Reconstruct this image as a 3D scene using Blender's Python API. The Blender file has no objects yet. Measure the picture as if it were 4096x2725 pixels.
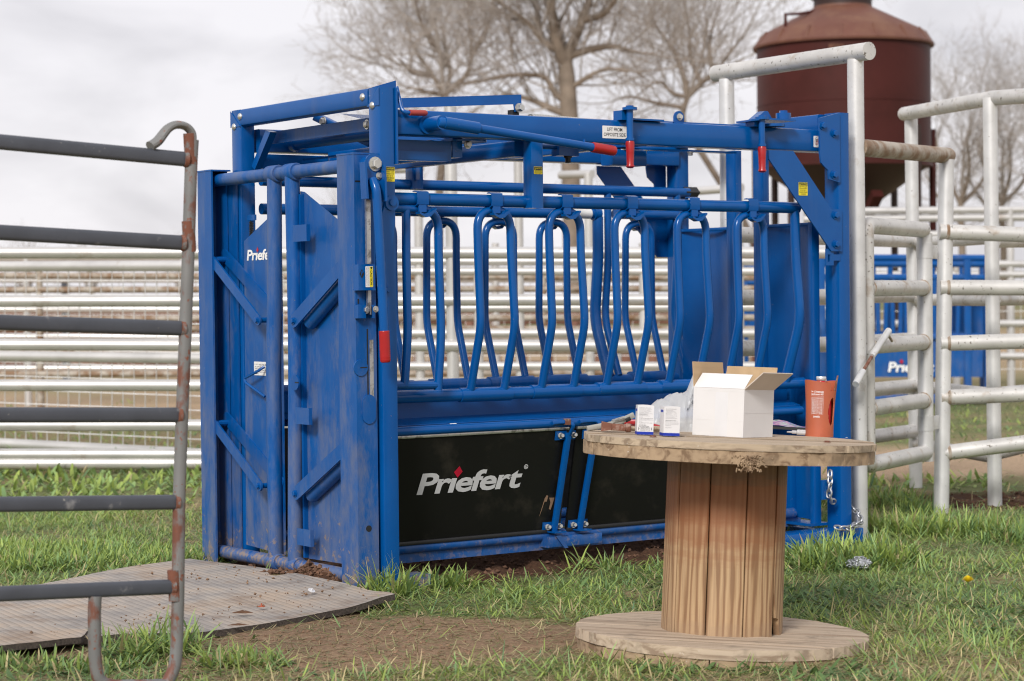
import bpy, math, random
import numpy as np
from mathutils import Vector as V, Matrix

random.seed(7)
RNG = np.random.default_rng(11)
S = bpy.context.scene
COL = S.collection
R_ = math.radians

# ------------------------------------------------------------------ camera
F_PX, YAW, PITCH, ROLL = 8511.4, R_(54.898), R_(1.1718), R_(-0.6328)
CAM = V((-4.642, -7.542, 1.211))
FW = V((math.cos(YAW) * math.cos(PITCH), math.sin(YAW) * math.cos(PITCH), -math.sin(PITCH)))
R0 = V((math.sin(YAW), -math.cos(YAW), 0))
U0 = R0.cross(FW)
RT = R0 * math.cos(ROLL) + U0 * math.sin(ROLL)
UP = -R0 * math.sin(ROLL) + U0 * math.cos(ROLL)
cd = bpy.data.cameras.new('camera')
cam = bpy.data.objects.new('camera', cd)
COL.objects.link(cam)
cam.matrix_world = Matrix(((RT.x, UP.x, -FW.x, CAM.x), (RT.y, UP.y, -FW.y, CAM.y), (RT.z, UP.z, -FW.z, CAM.z), (0, 0, 0, 1)))
cd.sensor_width = 36
cd.lens = F_PX * 36 / 4096
cd.clip_start = 0.1
cd.clip_end = 3000
cd.dof.use_dof = True
cd.dof.focus_distance = 8.5
cd.dof.aperture_fstop = 4.0
S.camera = cam

# ------------------------------------------------------------------ light
SUN_AZ, SUN_EL = math.atan2(-0.60, -0.80), R_(34)
w = bpy.data.worlds.new('World')
S.world = w
w.use_nodes = True
nt = w.node_tree
nt.nodes.clear()
wo = nt.nodes.new('ShaderNodeOutputWorld')
bg = nt.nodes.new('ShaderNodeBackground')
sky = nt.nodes.new('ShaderNodeTexSky')
sky.sky_type = 'NISHITA'
sky.sun_disc = False
sky.sun_elevation = SUN_EL
sky.sun_rotation = math.pi / 2 - SUN_AZ
tc = nt.nodes.new('ShaderNodeTexCoord')
mp = nt.nodes.new('ShaderNodeMapping')
mp.inputs['Scale'].default_value = (7.0, 7.0, 17.0)
n1 = nt.nodes.new('ShaderNodeTexNoise')
n1.inputs['Scale'].default_value = 1.0
n1.inputs['Detail'].default_value = 5
n1.inputs['Roughness'].default_value = 0.5
n1.inputs['Distortion'].default_value = 0.4
cr = nt.nodes.new('ShaderNodeValToRGB')
cr.color_ramp.elements[0].position = 0.34
cr.color_ramp.elements[0].color = (5.9, 5.75, 6.05, 1)
cr.color_ramp.elements[1].position = 0.6
cr.color_ramp.elements[1].color = (7.9, 7.7, 8.0, 1)
mx = nt.nodes.new('ShaderNodeMix')
mx.data_type = 'RGBA'
mx.inputs[0].default_value = 0.95
nt.links.new(tc.outputs['Generated'], mp.inputs['Vector'])
nt.links.new(mp.outputs[0], n1.inputs['Vector'])
nt.links.new(n1.outputs['Fac'], cr.inputs[0])
nt.links.new(sky.outputs[0], mx.inputs[6])
nt.links.new(cr.outputs[0], mx.inputs[7])
nt.links.new(mx.outputs[2], bg.inputs['Color'])
bg.inputs['Strength'].default_value = 0.1
nt.links.new(bg.outputs[0], wo.inputs[0])
sl = bpy.data.lights.new('sun', 'SUN')
sl.energy = 2.5
sl.angle = R_(13)
sl.color = (1.0, 0.972, 0.93)
so = bpy.data.objects.new('sun', sl)
COL.objects.link(so)
sd = V((math.cos(SUN_AZ) * math.cos(SUN_EL), math.sin(SUN_AZ) * math.cos(SUN_EL), math.sin(SUN_EL)))
so.rotation_euler = sd.to_track_quat('Z', 'Y').to_euler()
so.location = (-20, -20, 25)
S.view_settings.view_transform = 'Standard'
S.view_settings.look = 'None'
S.view_settings.exposure = 0.27
S.view_settings.gamma = 1.0
S.view_settings.use_curve_mapping = False
S.cycles.filter_width = 1.05


# ------------------------------------------------------------------ survey helpers: sight lines of the survey camera met with real planes
def ray(x, y):
    return RT * ((x - 2048) / F_PX) - UP * ((y - 1362.5) / F_PX) + FW


def on(x, y, ax, v):                    # sight line met with the plane axis = v
    d = ray(x, y)
    return CAM + d * ((v - CAM[ax]) / d[ax])


K = 4096 / 2357.0


def far(x, y, D):                       # a point at distance D along a sight line
    return CAM + ray(x * K, y * K) * D


def gnd(x, y, z=0.0):
    return on(x * K, y * K, 2, z)


def onv(x, y, p, n):
    d = ray(x * K, y * K)
    return CAM + d * ((p - CAM).dot(n) / d.dot(n))


# ------------------------------------------------------------------ materials
def new_mat(name):
    m = bpy.data.materials.new(name)
    m.use_nodes = True
    nt = m.node_tree
    return m, nt, nt.nodes['Principled BSDF']


def ramp(nt, fac, stops):
    r = nt.nodes.new('ShaderNodeValToRGB')
    e = r.color_ramp.elements
    e[0].position, e[0].color = stops[0][0], (*stops[0][1], 1)
    e[1].position, e[1].color = stops[-1][0], (*stops[-1][1], 1)
    for p, c in stops[1:-1]:
        k = e.new(p)
        k.color = (*c, 1)
    nt.links.new(fac, r.inputs[0])
    return r.outputs[0]


def noise(nt, scale=5, detail=4, rough=0.55, stretch=(1, 1, 1), coord='Object', rnd=False, dist=0.0):
    tc = nt.nodes.new('ShaderNodeTexCoord')
    mp = nt.nodes.new('ShaderNodeMapping')
    mp.inputs['Scale'].default_value = stretch
    src = tc.outputs[coord]
    if rnd:
        oi = nt.nodes.new('ShaderNodeObjectInfo')
        ml = nt.nodes.new('ShaderNodeMath')
        ml.operation = 'MULTIPLY'
        ml.inputs[1].default_value = 37.0
        nt.links.new(oi.outputs['Random'], ml.inputs[0])
        ad = nt.nodes.new('ShaderNodeVectorMath')
        nt.links.new(src, ad.inputs[0])
        nt.links.new(ml.outputs[0], ad.inputs[1])
        src = ad.outputs[0]
    n = nt.nodes.new('ShaderNodeTexNoise')
    n.inputs['Scale'].default_value = scale
    n.inputs['Detail'].default_value = detail
    n.inputs['Roughness'].default_value = rough
    n.inputs['Distortion'].default_value = dist
    nt.links.new(src, mp.inputs[0])
    nt.links.new(mp.outputs[0], n.inputs['Vector'])
    return n.outputs['Fac']


def mixc(nt, fac, a, b):
    m = nt.nodes.new('ShaderNodeMix')
    m.data_type = 'RGBA'
    if hasattr(fac, 'is_linked'):
        nt.links.new(fac, m.inputs[0])
    else:
        m.inputs[0].default_value = fac
    for i, c in ((6, a), (7, b)):
        if hasattr(c, 'is_linked'):
            nt.links.new(c, m.inputs[i])
        else:
            m.inputs[i].default_value = (*c, 1)
    return m.outputs[2]


def bump(nt, bs, h, strength=0.3, dist=0.01):
    b = nt.nodes.new('ShaderNodeBump')
    b.inputs['Strength'].default_value = strength
    b.inputs['Distance'].default_value = dist
    nt.links.new(h, b.inputs['Height'])
    nt.links.new(b.outputs[0], bs.inputs['Normal'])


def plain(name, c, rough=0.5, metal=0.0, var=0.12, scale=20, bmp=0.0):
    m, nt, b = new_mat(name)
    f = noise(nt, scale)
    lo = tuple(x * (1 - var) for x in c)
    hi = tuple(min(1, x * (1 + var)) for x in c)
    nt.links.new(ramp(nt, f, [(0.3, lo), (0.7, hi)]), b.inputs['Base Color'])
    b.inputs['Roughness'].default_value = rough
    b.inputs['Metallic'].default_value = metal
    if bmp:
        bump(nt, b, noise(nt, scale * 3), bmp, 0.004)
    return m


def blue_paint(name, dust=0.0, rough=0.2, mud=0.0):
    m, nt, b = new_mat(name)
    f = noise(nt, 6, 3)
    base = ramp(nt, f, [(0.3, (0.0006, 0.070, 0.272)), (0.7, (0.001, 0.084, 0.312))])
    # chips and scuffs
    ch = noise(nt, 55, 3, 0.6)
    chf = ramp(nt, ch, [(0.71, (0, 0, 0)), (0.75, (1, 1, 1))])
    sc = noise(nt, 7, 6, 0.72, (1, 1, 0.22))
    lo = 0.60 - 0.17 * dust
    scf = ramp(nt, sc, [(lo, (0, 0, 0)), (lo + 0.22, (0.55 * dust + 0.02,) * 3)])
    c = mixc(nt, scf, base, (0.17, 0.185, 0.23))
    mul = nt.nodes.new('ShaderNodeMath')
    mul.operation = 'MULTIPLY'
    mul.inputs[1].default_value = 0.35 + 0.4 * dust
    nt.links.new(chf, mul.inputs[0])
    c = mixc(nt, mul.outputs[0], c, (0.2, 0.17, 0.15))
    if mud:                            # dried dust and mud thrown up from the ground
        tc = nt.nodes.new('ShaderNodeTexCoord')
        sx = nt.nodes.new('ShaderNodeSeparateXYZ')
        nt.links.new(tc.outputs['Object'], sx.inputs[0])
        sp = noise(nt, 11, 6, 0.75, (1, 1, 0.35))
        ma = nt.nodes.new('ShaderNodeMath')
        ma.operation = 'MULTIPLY_ADD'
        ma.inputs[1].default_value = -0.17
        nt.links.new(sx.outputs['Z'], ma.inputs[0])
        nt.links.new(sp, ma.inputs[2])
        c = mixc(nt, ramp(nt, ma.outputs[0], [(0.36, (0, 0, 0)), (0.56, (0.5 * mud,) * 3)]), c, (0.16, 0.165, 0.2))
        sp2 = noise(nt, 26, 5, 0.7)
        mb_ = nt.nodes.new('ShaderNodeMath')
        mb_.operation = 'MULTIPLY_ADD'
        mb_.inputs[1].default_value = -0.75
        nt.links.new(sx.outputs['Z'], mb_.inputs[0])
        nt.links.new(sp2, mb_.inputs[2])
        c = mixc(nt, ramp(nt, mb_.outputs[0], [(0.46, (0, 0, 0)), (0.53, (0.75 * mud,) * 3)]), c, (0.27, 0.20, 0.145))
    nt.links.new(c, b.inputs['Base Color'])
    rr = nt.nodes.new('ShaderNodeMapRange')
    rr.inputs['To Min'].default_value = rough
    rr.inputs['To Max'].default_value = rough + 0.35
    nt.links.new(scf, rr.inputs['Value'])
    nt.links.new(rr.outputs[0], b.inputs['Roughness'])
    b.inputs['Specular IOR Level'].default_value = 0.34
    bump(nt, b, noise(nt, 90, 2), 0.06, 0.003)
    return m


def patch_mat(name, base, patch, lo, hi, scale, rough=0.5, metal=0.0, stretch=(1, 1, 1), spots=None, rnd=True):
    m, nt, b = new_mat(name)
    v = noise(nt, scale * 0.7, 3, rnd=rnd)
    c0 = ramp(nt, v, [(0.3, tuple(x * 0.86 for x in base)), (0.7, tuple(min(1, x * 1.1) for x in base))])
    f = noise(nt, scale, 6, 0.65, stretch, rnd=rnd)
    ff = ramp(nt, f, [(lo, (0, 0, 0)), (hi, (1, 1, 1))])
    c = mixc(nt, ff, c0, patch)
    if spots:
        g = noise(nt, spots[1], 3, 0.6, rnd=rnd)
        c = mixc(nt, ramp(nt, g, [(spots[2], (0, 0, 0)), (spots[2] + 0.05, (1, 1, 1))]), c, spots[0])
    nt.links.new(c, b.inputs['Base Color'])
    b.inputs['Roughness'].default_value = rough
    b.inputs['Metallic'].default_value = metal
    bump(nt, b, f, 0.15, 0.004)
    return m


def wood(name, light, dark, along, grain=1.0, stain=None, rough=0.75, spot=None):
    m, nt, b = new_mat(name)
    st = [55.0 * grain] * 3
    st[along] = 1.6
    f = noise(nt, 1.0, 5, 0.6, tuple(st), rnd=True, dist=0.6)
    st2 = [9.0] * 3
    st2[along] = 0.8
    f2 = noise(nt, 1.0, 4, 0.5, tuple(st2), rnd=True, dist=1.5)
    c = ramp(nt, f, [(0.38, dark), (0.49, tuple(a * 0.75 + d * 0.25 for a, d in zip(light, dark))), (0.58, light)])
    c = mixc(nt, ramp(nt, f2, [(0.35, (0, 0, 0)), (0.7, (0.4, 0.4, 0.4))]), c, tuple(x * 0.66 for x in light))
    if stain:
        s = [1.2] * 3
        s[along] = 7.0
        f3 = noise(nt, 1.0, 4, 0.6, tuple(s))
        c = mixc(nt, ramp(nt, f3, [(0.47, (0, 0, 0)), (0.58, (0.8, 0.8, 0.8))]), c, stain)
    if spot:
        g = noise(nt, 60, 3, 0.6)
        c = mixc(nt, ramp(nt, g, [(0.68, (0, 0, 0)), (0.72, (1, 1, 1))]), c, spot)
        g2 = noise(nt, 9, 5, 0.6)
        c = mixc(nt, ramp(nt, g2, [(0.55, (0, 0, 0)), (0.68, (0.8, 0.8, 0.8))]), c, tuple(x * 0.45 for x in light))
    nt.links.new(c, b.inputs['Base Color'])
    b.inputs['Roughness'].default_value = rough
    bump(nt, b, f, 0.35, 0.003)
    return m


M = {}
M['blue'] = blue_paint('blue_paint', 0.12)
M['blue_worn'] = blue_paint('worn_blue_paint', 0.85, 0.38, 1.0)
M['blue_mid'] = blue_paint('scuffed_blue_paint', 0.45, 0.34, 0.45)
M['steel'] = plain('zinc_steel', (0.62, 0.61, 0.57), 0.35, 0.85, 0.1, 30)
M['bare_steel'] = patch_mat('bare_steel', (0.55, 0.55, 0.55), (0.25, 0.24, 0.23), 0.5, 0.62, 25, 0.35, 0.8)
M['red_grip'] = plain('red_rubber_grip', (0.36, 0.012, 0.014), 0.28, 0, 0.08, 30)
M['red_faded'] = plain('faded_red_grip', (0.36, 0.045, 0.035), 0.5, 0, 0.12, 30)
M['rubber'] = patch_mat('black_rubber_sheet', (0.007, 0.007, 0.0065), (0.034, 0.029, 0.023), 0.55, 0.8, 5, 0.42, 0, rnd=False, spots=((0.10, 0.075, 0.05), 38, 0.76))
M['rubber'].node_tree.nodes['Principled BSDF'].inputs['Specular IOR Level'].default_value = 0.22
M['black'] = plain('black_plastic', (0.012, 0.012, 0.013), 0.5)
M['rust'] = patch_mat('rusty_iron', (0.16, 0.06, 0.035), (0.3, 0.2, 0.16), 0.5, 0.65, 40, 0.8)
M['white_label'] = plain('white_vinyl', (0.78, 0.77, 0.75), 0.35, 0, 0.03)
M['yellow_label'] = plain('yellow_vinyl', (0.75, 0.62, 0.02), 0.35, 0, 0.04)
M['ink'] = plain('black_ink', (0.012, 0.012, 0.014), 0.5)
M['logo_grey'] = plain('light_grey_vinyl', (0.52, 0.52, 0.53), 0.4, 0, 0.05)
M['logo_white'] = plain('white_decal', (0.8, 0.8, 0.8), 0.4, 0, 0.03)
M['logo_red'] = plain('crimson_vinyl', (0.42, 0.004, 0.03), 0.35)
M['silver'] = patch_mat('silver_painted_pipe', (0.68, 0.675, 0.665), (0.46, 0.41, 0.35), 0.60, 0.76, 9, 0.42, 0.4, spots=((0.2, 0.17, 0.13), 55, 0.69))
M['silver_old'] = patch_mat('weathered_silver_pipe', (0.60, 0.585, 0.56), (0.38, 0.31, 0.24), 0.56, 0.72, 9, 0.46, 0.3, spots=((0.12, 0.1, 0.075), 50, 0.64))
M['silver_rusty'] = patch_mat('rust_stained_pipe', (0.42, 0.37, 0.31), (0.22, 0.13, 0.07), 0.42, 0.6, 8, 0.62, 0.05, spots=((0.08, 0.07, 0.055), 50, 0.64))
M['far_silver'] = patch_mat('pale_silver_pipe', (0.62, 0.605, 0.585), (0.36, 0.28, 0.21), 0.60, 0.78, 4, 0.40, 0.5)
M['grey_rail'] = patch_mat('dark_grey_enamel', (0.062, 0.068, 0.083), (0.2, 0.2, 0.205), 0.62, 0.72, 14, 0.42, 0, spots=((0.3, 0.29, 0.26), 45, 0.72))
M['grey_post'] = patch_mat('rusting_grey_enamel', (0.17, 0.17, 0.166), (0.15, 0.055, 0.033), 0.50, 0.57, 9, 0.55, 0, stretch=(1, 1, 0.55), spots=((0.19, 0.06, 0.03), 40, 0.63))
M['rust_patch'] = patch_mat('heavy_rust', (0.17, 0.062, 0.036), (0.16, 0.155, 0.15), 0.5, 0.6, 40, 0.85)
M['silo'] = patch_mat('oxide_red_steel', (0.062, 0.0155, 0.013), (0.048, 0.0125, 0.010), 0.45, 0.65, 1.5, 0.5)
M['silo'].node_tree.nodes['Principled BSDF'].inputs['Specular IOR Level'].default_value = 0.15
M['silo_roof'] = patch_mat('rusty_red_roof', (0.125, 0.045, 0.028), (0.17, 0.078, 0.045), 0.45, 0.68, 2.0, 0.6)
M['silo_dark'] = plain('dark_hopper_steel', (0.03, 0.012, 0.009), 0.6)
M['brown_pipe'] = plain('brown_fence_paint', (0.20, 0.10, 0.068), 0.8, 0, 0.3, 1.5)
M['wire'] = plain('galvanised_wire', (0.66, 0.65, 0.63), 0.5, 0.1)


def stave_wood():
    m, nt, b = new_mat('stained_shaded_pine')
    tc = nt.nodes.new('ShaderNodeTexCoord')
    oi = nt.nodes.new('ShaderNodeObjectInfo')
    ml = nt.nodes.new('ShaderNodeMath')
    ml.operation = 'MULTIPLY'
    ml.inputs[1].default_value = 41.0
    nt.links.new(oi.outputs['Random'], ml.inputs[0])
    ad = nt.nodes.new('ShaderNodeVectorMath')
    nt.links.new(tc.outputs['Object'], ad.inputs[0])
    nt.links.new(ml.outputs[0], ad.inputs[1])
    mp = nt.nodes.new('ShaderNodeMapping')
    mp.inputs['Scale'].default_value = (0.3, 1.0, 0.085)
    nt.links.new(ad.outputs[0], mp.inputs[0])
    wv = nt.nodes.new('ShaderNodeTexWave')
    wv.bands_direction = 'Y'
    wv.inputs['Scale'].default_value = 12
    wv.inputs['Distortion'].default_value = 7.0
    wv.inputs['Detail'].default_value = 2.5
    wv.inputs['Detail Scale'].default_value = 2.2
    nt.links.new(mp.outputs[0], wv.inputs['Vector'])
    c = ramp(nt, wv.outputs['Fac'], [(0.15, (0.47, 0.315, 0.175)), (0.55, (0.39, 0.245, 0.125)), (0.9, (0.23, 0.125, 0.06))])
    f2 = noise(nt, 1.0, 4, 0.6, (160, 160, 3), rnd=True)
    c = mixc(nt, ramp(nt, f2, [(0.4, (0.45, 0.45, 0.45)), (0.6, (0, 0, 0))]), c, (0.27, 0.16, 0.085))
    kn = nt.nodes.new('ShaderNodeTexVoronoi')
    kn.inputs['Scale'].default_value = 5.5
    nt.links.new(ad.outputs[0], kn.inputs['Vector'])
    c = mixc(nt, ramp(nt, kn.outputs['Distance'], [(0.10, (0.8, 0.8, 0.8)), (0.17, (0, 0, 0))]), c, (0.17, 0.085, 0.04))
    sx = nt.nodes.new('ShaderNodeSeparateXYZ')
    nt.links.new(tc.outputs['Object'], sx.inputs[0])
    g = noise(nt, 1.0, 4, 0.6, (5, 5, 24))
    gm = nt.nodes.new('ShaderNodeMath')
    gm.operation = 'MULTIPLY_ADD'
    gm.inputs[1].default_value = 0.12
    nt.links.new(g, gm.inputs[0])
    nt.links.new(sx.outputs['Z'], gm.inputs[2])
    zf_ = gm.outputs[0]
    c = mixc(nt, ramp(nt, zf_, [(0.30, (0, 0, 0)), (0.325, (0.35, 0.35, 0.35)), (0.345, (0.1, 0.1, 0.1)), (0.375, (0.62, 0.62, 0.62)), (0.42, (0.5, 0.5, 0.5)), (0.455, (0.86, 0.86, 0.86)), (0.585, (0.78, 0.78, 0.78)), (0.63, (0.3, 0.3, 0.3))]), c, (0.25, 0.088, 0.032))
    c = mixc(nt, ramp(nt, zf_, [(0.575, (0, 0, 0)), (0.61, (0.72, 0.72, 0.72))]), c, (0.13, 0.082, 0.05))  # top band: dark stain with the tabletop's shade painted into the colour
    c = mixc(nt, ramp(nt, zf_, [(0.05, (0.6, 0.6, 0.6)), (0.12, (0, 0, 0))]), c, (0.30, 0.20, 0.125))
    nt.links.new(c, b.inputs['Base Color'])
    b.inputs['Roughness'].default_value = 0.62
    bump(nt, b, wv.outputs['Fac'], 0.3, 0.002)
    return m


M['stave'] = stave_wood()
M['plank'] = wood('weathered_plank', (0.50, 0.395, 0.28), (0.22, 0.155, 0.105), 0, 0.7, None, 0.8, (0.6, 0.55, 0.48))
M['plank_low'] = wood('muddy_plank', (0.53, 0.42, 0.31), (0.27, 0.19, 0.13), 0, 0.6, None, 0.85, (0.55, 0.48, 0.4))
M['plank_rim'] = wood('splintered_plank', (0.40, 0.285, 0.18), (0.17, 0.105, 0.06), 1, 0.5, None, 0.85, (0.6, 0.54, 0.46))
M['card_white'] = plain('white_cardboard', (0.66, 0.645, 0.635), 0.7, 0, 0.025, 9, 0.05)
M['card_brown'] = wood('corrugated_cardboard', (0.48, 0.335, 0.195), (0.43, 0.295, 0.165), 0, 0.35, None, 0.85)
M['card_grey'] = plain('grey_flap_cardboard', (0.52, 0.46, 0.40), 0.8, 0, 0.06, 12)  # greyish cardboard of the outward leaning flap
M['box_white'] = plain('coated_white_carton', (0.66, 0.655, 0.66), 0.35, 0, 0.02)
M['box_blue'] = plain('royal_blue_print', (0.004, 0.028, 0.34), 0.35)
M['print_grey'] = plain('grey_print', (0.22, 0.22, 0.24), 0.6)
M['orange'] = patch_mat('orange_silicone', (0.43, 0.105, 0.048), (0.36, 0.085, 0.04), 0.55, 0.72, 9, 0.5, 0, rnd=False, spots=((0.3, 0.06, 0.03), 35, 0.72))
M['bottle_red'] = plain('dark_red_glass', (0.50, 0.012, 0.022), 0.2)
M['cap'] = plain('aluminium_cap', (0.66, 0.66, 0.66), 0.4, 0.6)
M['grey_plastic'] = plain('grey_nylon', (0.33, 0.32, 0.285), 0.5)
M['red_tool'] = plain('red_enamel', (0.33, 0.015, 0.02), 0.35)
M['mat'] = None
M['chain'] = plain('galvanised_chain', (0.46, 0.47, 0.49), 0.42, 0.8)
M['yellow'] = plain('dandelion_yellow', (0.85, 0.66, 0.02), 0.6)
M['bark'] = plain('grey_brown_bark', (0.21, 0.168, 0.13), 0.9, 0, 0.25, 3)
M['twig'] = plain('pale_twig_bark', (0.37, 0.33, 0.295), 0.9, 0, 0.15, 3)
M['wall_far'] = plain('pale_barn_wall', (0.55, 0.53, 0.5), 0.8)

m, nt, b = new_mat('dusty_ribbed_rubber')
tc = nt.nodes.new('ShaderNodeTexCoord')
mp = nt.nodes.new('ShaderNodeMapping')
mp.inputs['Rotation'].default_value = (0, 0, R_(5))
wv = nt.nodes.new('ShaderNodeTexWave')
wv.inputs['Scale'].default_value = 9.5
wv.inputs['Distortion'].default_value = 0.4
wv.inputs['Detail Scale'].default_value = 3
nt.links.new(tc.outputs['Object'], mp.inputs[0])
nt.links.new(mp.outputs[0], wv.inputs['Vector'])
f = noise(nt, 3.2, 6, 0.65)
base = ramp(nt, f, [(0.36, (0.27, 0.25, 0.235)), (0.5, (0.39, 0.345, 0.30)), (0.66, (0.44, 0.35, 0.27))])
g = noise(nt, 4.5, 6, 0.7)
base = mixc(nt, ramp(nt, g, [(0.52, (0, 0, 0)), (0.66, (0.6, 0.6, 0.6))]), base, (0.25, 0.17, 0.115))
base = mixc(nt, ramp(nt, wv.outputs['Fac'], [(0.0, (0.38, 0.38, 0.38)), (0.14, (0, 0, 0))]), base, (0.10, 0.092, 0.09))
nt.links.new(base, b.inputs['Base Color'])
b.inputs['Roughness'].default_value = 0.85
bump(nt, b, wv.outputs['Fac'], 0.3, 0.004)
b.inputs['Specular IOR Level'].default_value = 0.15
M['mat'] = m
M['mat_edge'] = plain('crumb_rubber_edge', (0.075, 0.06, 0.05), 0.9, 0, 0.5, 120, 0.6)

m, nt, b = new_mat('clear_plastic_film')
b.inputs['Base Color'].default_value = (0.82, 0.84, 0.86, 1)
b.inputs['Roughness'].default_value = 0.22
b.inputs['Transmission Weight'].default_value = 0.0
tr = nt.nodes.new('ShaderNodeBsdfTransparent')
tl = nt.nodes.new('ShaderNodeBsdfTranslucent')
tl.inputs[0].default_value = (0.8, 0.82, 0.84, 1)
ms = nt.nodes.new('ShaderNodeMixShader')
ms2 = nt.nodes.new('ShaderNodeMixShader')
ms.inputs[0].default_value = 0.35
ms2.inputs[0].default_value = 0.45
nt.links.new(b.outputs[0], ms.inputs[1])
nt.links.new(tl.outputs[0], ms.inputs[2])
nt.links.new(ms.outputs[0], ms2.inputs[1])
nt.links.new(tr.outputs[0], ms2.inputs[2])
nt.links.new(ms2.outputs[0], nt.nodes['Material Output'].inputs[0])
bump(nt, b, noise(nt, 45, 4), 0.5, 0.006)
M['film'] = m
m, nt, b = new_mat('frosted_syringe_plastic')
b.inputs['Base Color'].default_value = (0.8, 0.8, 0.8, 1)
b.inputs['Roughness'].default_value = 0.25
b.inputs['Alpha'].default_value = 0.78
M['syringe'] = m
m, nt, b = new_mat('coloured_leaflet_print')
f = noise(nt, 26, 3)
nt.links.new(ramp(nt, f, [(0.3, (0.08, 0.2, 0.12)), (0.42, (0.5, 0.52, 0.5)), (0.5, (0.45, 0.16, 0.3)), (0.58, (0.1, 0.2, 0.4)), (0.7, (0.45, 0.38, 0.12))]), b.inputs['Base Color'])
b.inputs['Roughness'].default_value = 0.3
M['leaflet'] = m


# ------------------------------------------------------------------ mesh builder
class MB:
    def __init__(s):
        s.v, s.f = [], []

    def add(s, vs, fs):
        o = len(s.v)
        s.v += [tuple(p) for p in vs]
        s.f += [tuple(i + o for i in q) for q in fs]
        return s

    def box(s, x0, x1, y0, y1, z0, z1):
        vs = [(x, y, z) for z in (z0, z1) for y in (y0, y1) for x in (x0, x1)]
        return s.add(vs, [(0, 2, 3, 1), (4, 5, 7, 6), (0, 1, 5, 4), (2, 6, 7, 3), (0, 4, 6, 2), (1, 3, 7, 5)])

    def loft(s, rings, closed=True, caps=True):
        n = len(rings[0])
        vs = [p for r in rings for p in r]
        fs = []
        for k in range(len(rings) - 1):
            for i in range(n if closed else n - 1):
                j = (i + 1) % n
                fs.append((k * n + i, k * n + j, (k + 1) * n + j, (k + 1) * n + i))
        if caps:
            fs.append(tuple(range(n - 1, -1, -1)))
            fs.append(tuple((len(rings) - 1) * n + i for i in range(n)))
        return s.add(vs, fs)

    def tube(s, pts, r, n=12, caps=True, flat=1.0, up=None):
        pts = [V(p) for p in pts]
        rs = r if isinstance(r, (list, tuple)) else [r] * len(pts)
        rings = []
        t = (pts[1] - pts[0]).normalized()
        a = V(up) if up else (V((0, 0, 1)) if abs(t.z) < 0.9 else V((1, 0, 0)))
        a = (a - t * a.dot(t)).normalized()
        for i, p in enumerate(pts):
            if i == 0:
                t = pts[1] - pts[0]
            elif i == len(pts) - 1:
                t = pts[-1] - pts[-2]
            else:
                t = (pts[i + 1] - p).normalized() + (p - pts[i - 1]).normalized()
            t = t.normalized()
            a = (a - t * a.dot(t)).normalized()
            bb = t.cross(a)
            rings.append([p + (a * math.cos(q) * flat + bb * math.sin(q)) * rs[i] for q in [2 * math.pi * k / n for k in range(n)]])
        return s.loft(rings, True, caps)

    def bar(s, p0, p1, w, h, up=(0, 0, 1), r=0.006, seg=2):
        p0, p1 = V(p0), V(p1)
        t = (p1 - p0).normalized()
        u = V(up)
        u = (u - t * u.dot(t)).normalized()
        sd = t.cross(u)
        prof = []
        for cx, cy, a0 in ((1, 1, 0), (-1, 1, 90), (-1, -1, 180), (1, -1, 270)):
            for k in range(seg + 1):
                a = R_(a0 + 90 * k / seg)
                prof.append((cx * (w / 2 - r) + r * math.cos(a), cy * (h / 2 - r) + r * math.sin(a)))
        return s.loft([[p + sd * x + u * y for x, y in prof] for p in (p0, p1)])

    def plate(s, poly, ext):
        e = V(ext)
        poly = [V(p) for p in poly]
        n = (poly[1] - poly[0]).cross(poly[2] - poly[1])
        if n.dot(e) > 0:
            poly = poly[::-1]
        n = len(poly)
        fs = [tuple(range(n)), tuple(range(2 * n - 1, n - 1, -1))]
        fs += [((i + 1) % n, i, n + i, n + (i + 1) % n) for i in range(n)]
        return s.add(poly + [p + e for p in poly], fs)

    def disc(s, c, nrm, r, h, n=16, r2=None):
        c, nrm = V(c), V(nrm).normalized()
        return s.tube([c, c + nrm * h], [r, r if r2 is None else r2], n)

    def hexbolt(s, c, nrm, r, h):
        c, nrm = V(c), V(nrm).normalized()
        s.disc(c, nrm, r * 1.35, h * 0.25, 14)
        s.tube([c + nrm * h * 0.25, c + nrm * h * 0.9, c + nrm * h], [r, r, r * 0.85], 6)
        return s

    def dome(s, c, nrm, r, h):
        c, nrm = V(c), V(nrm).normalized()
        k = 5
        return s.tube([c + nrm * h * math.sin(math.pi / 2 * i / k) for i in range(k + 1)], [max(r * math.cos(math.pi / 2 * i / k), r * 0.06) for i in range(k + 1)], 16)


def rpath(pts, rad, n=5):              # polyline with rounded corners
    pts = [V(p) for p in pts]
    out = [pts[0]]
    for i in range(1, len(pts) - 1):
        a, b, c = pts[i - 1], pts[i], pts[i + 1]
        ra = min(rad, (a - b).length * 0.49, (c - b).length * 0.49)
        p0, p1 = b + (a - b).normalized() * ra, b + (c - b).normalized() * ra
        for k in range(n + 1):
            t = k / n
            out.append(p0 * (1 - t) ** 2 + b * 2 * t * (1 - t) + p1 * t * t)
    out.append(pts[-1])
    return out


def mesh(name, mb, m, origin=(0, 0, 0), smooth=35, matrix=None):
    me = bpy.data.meshes.new(name)
    o = V(origin)
    vs = [V(p) for p in mb.v]
    if matrix is not None:
        inv = matrix.inverted()
        vs = [inv @ p for p in vs]
    else:
        vs = [p - o for p in vs]
    me.from_pydata([tuple(p) for p in vs], [], mb.f)
    me.materials.append(m)
    if smooth:
        me.shade_smooth()
        me.set_sharp_from_angle(angle=R_(smooth))
    return me


ORG = {}


def origin_of(o):
    return ORG.get(o.name, V((0, 0, 0))) if o else V((0, 0, 0))


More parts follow.
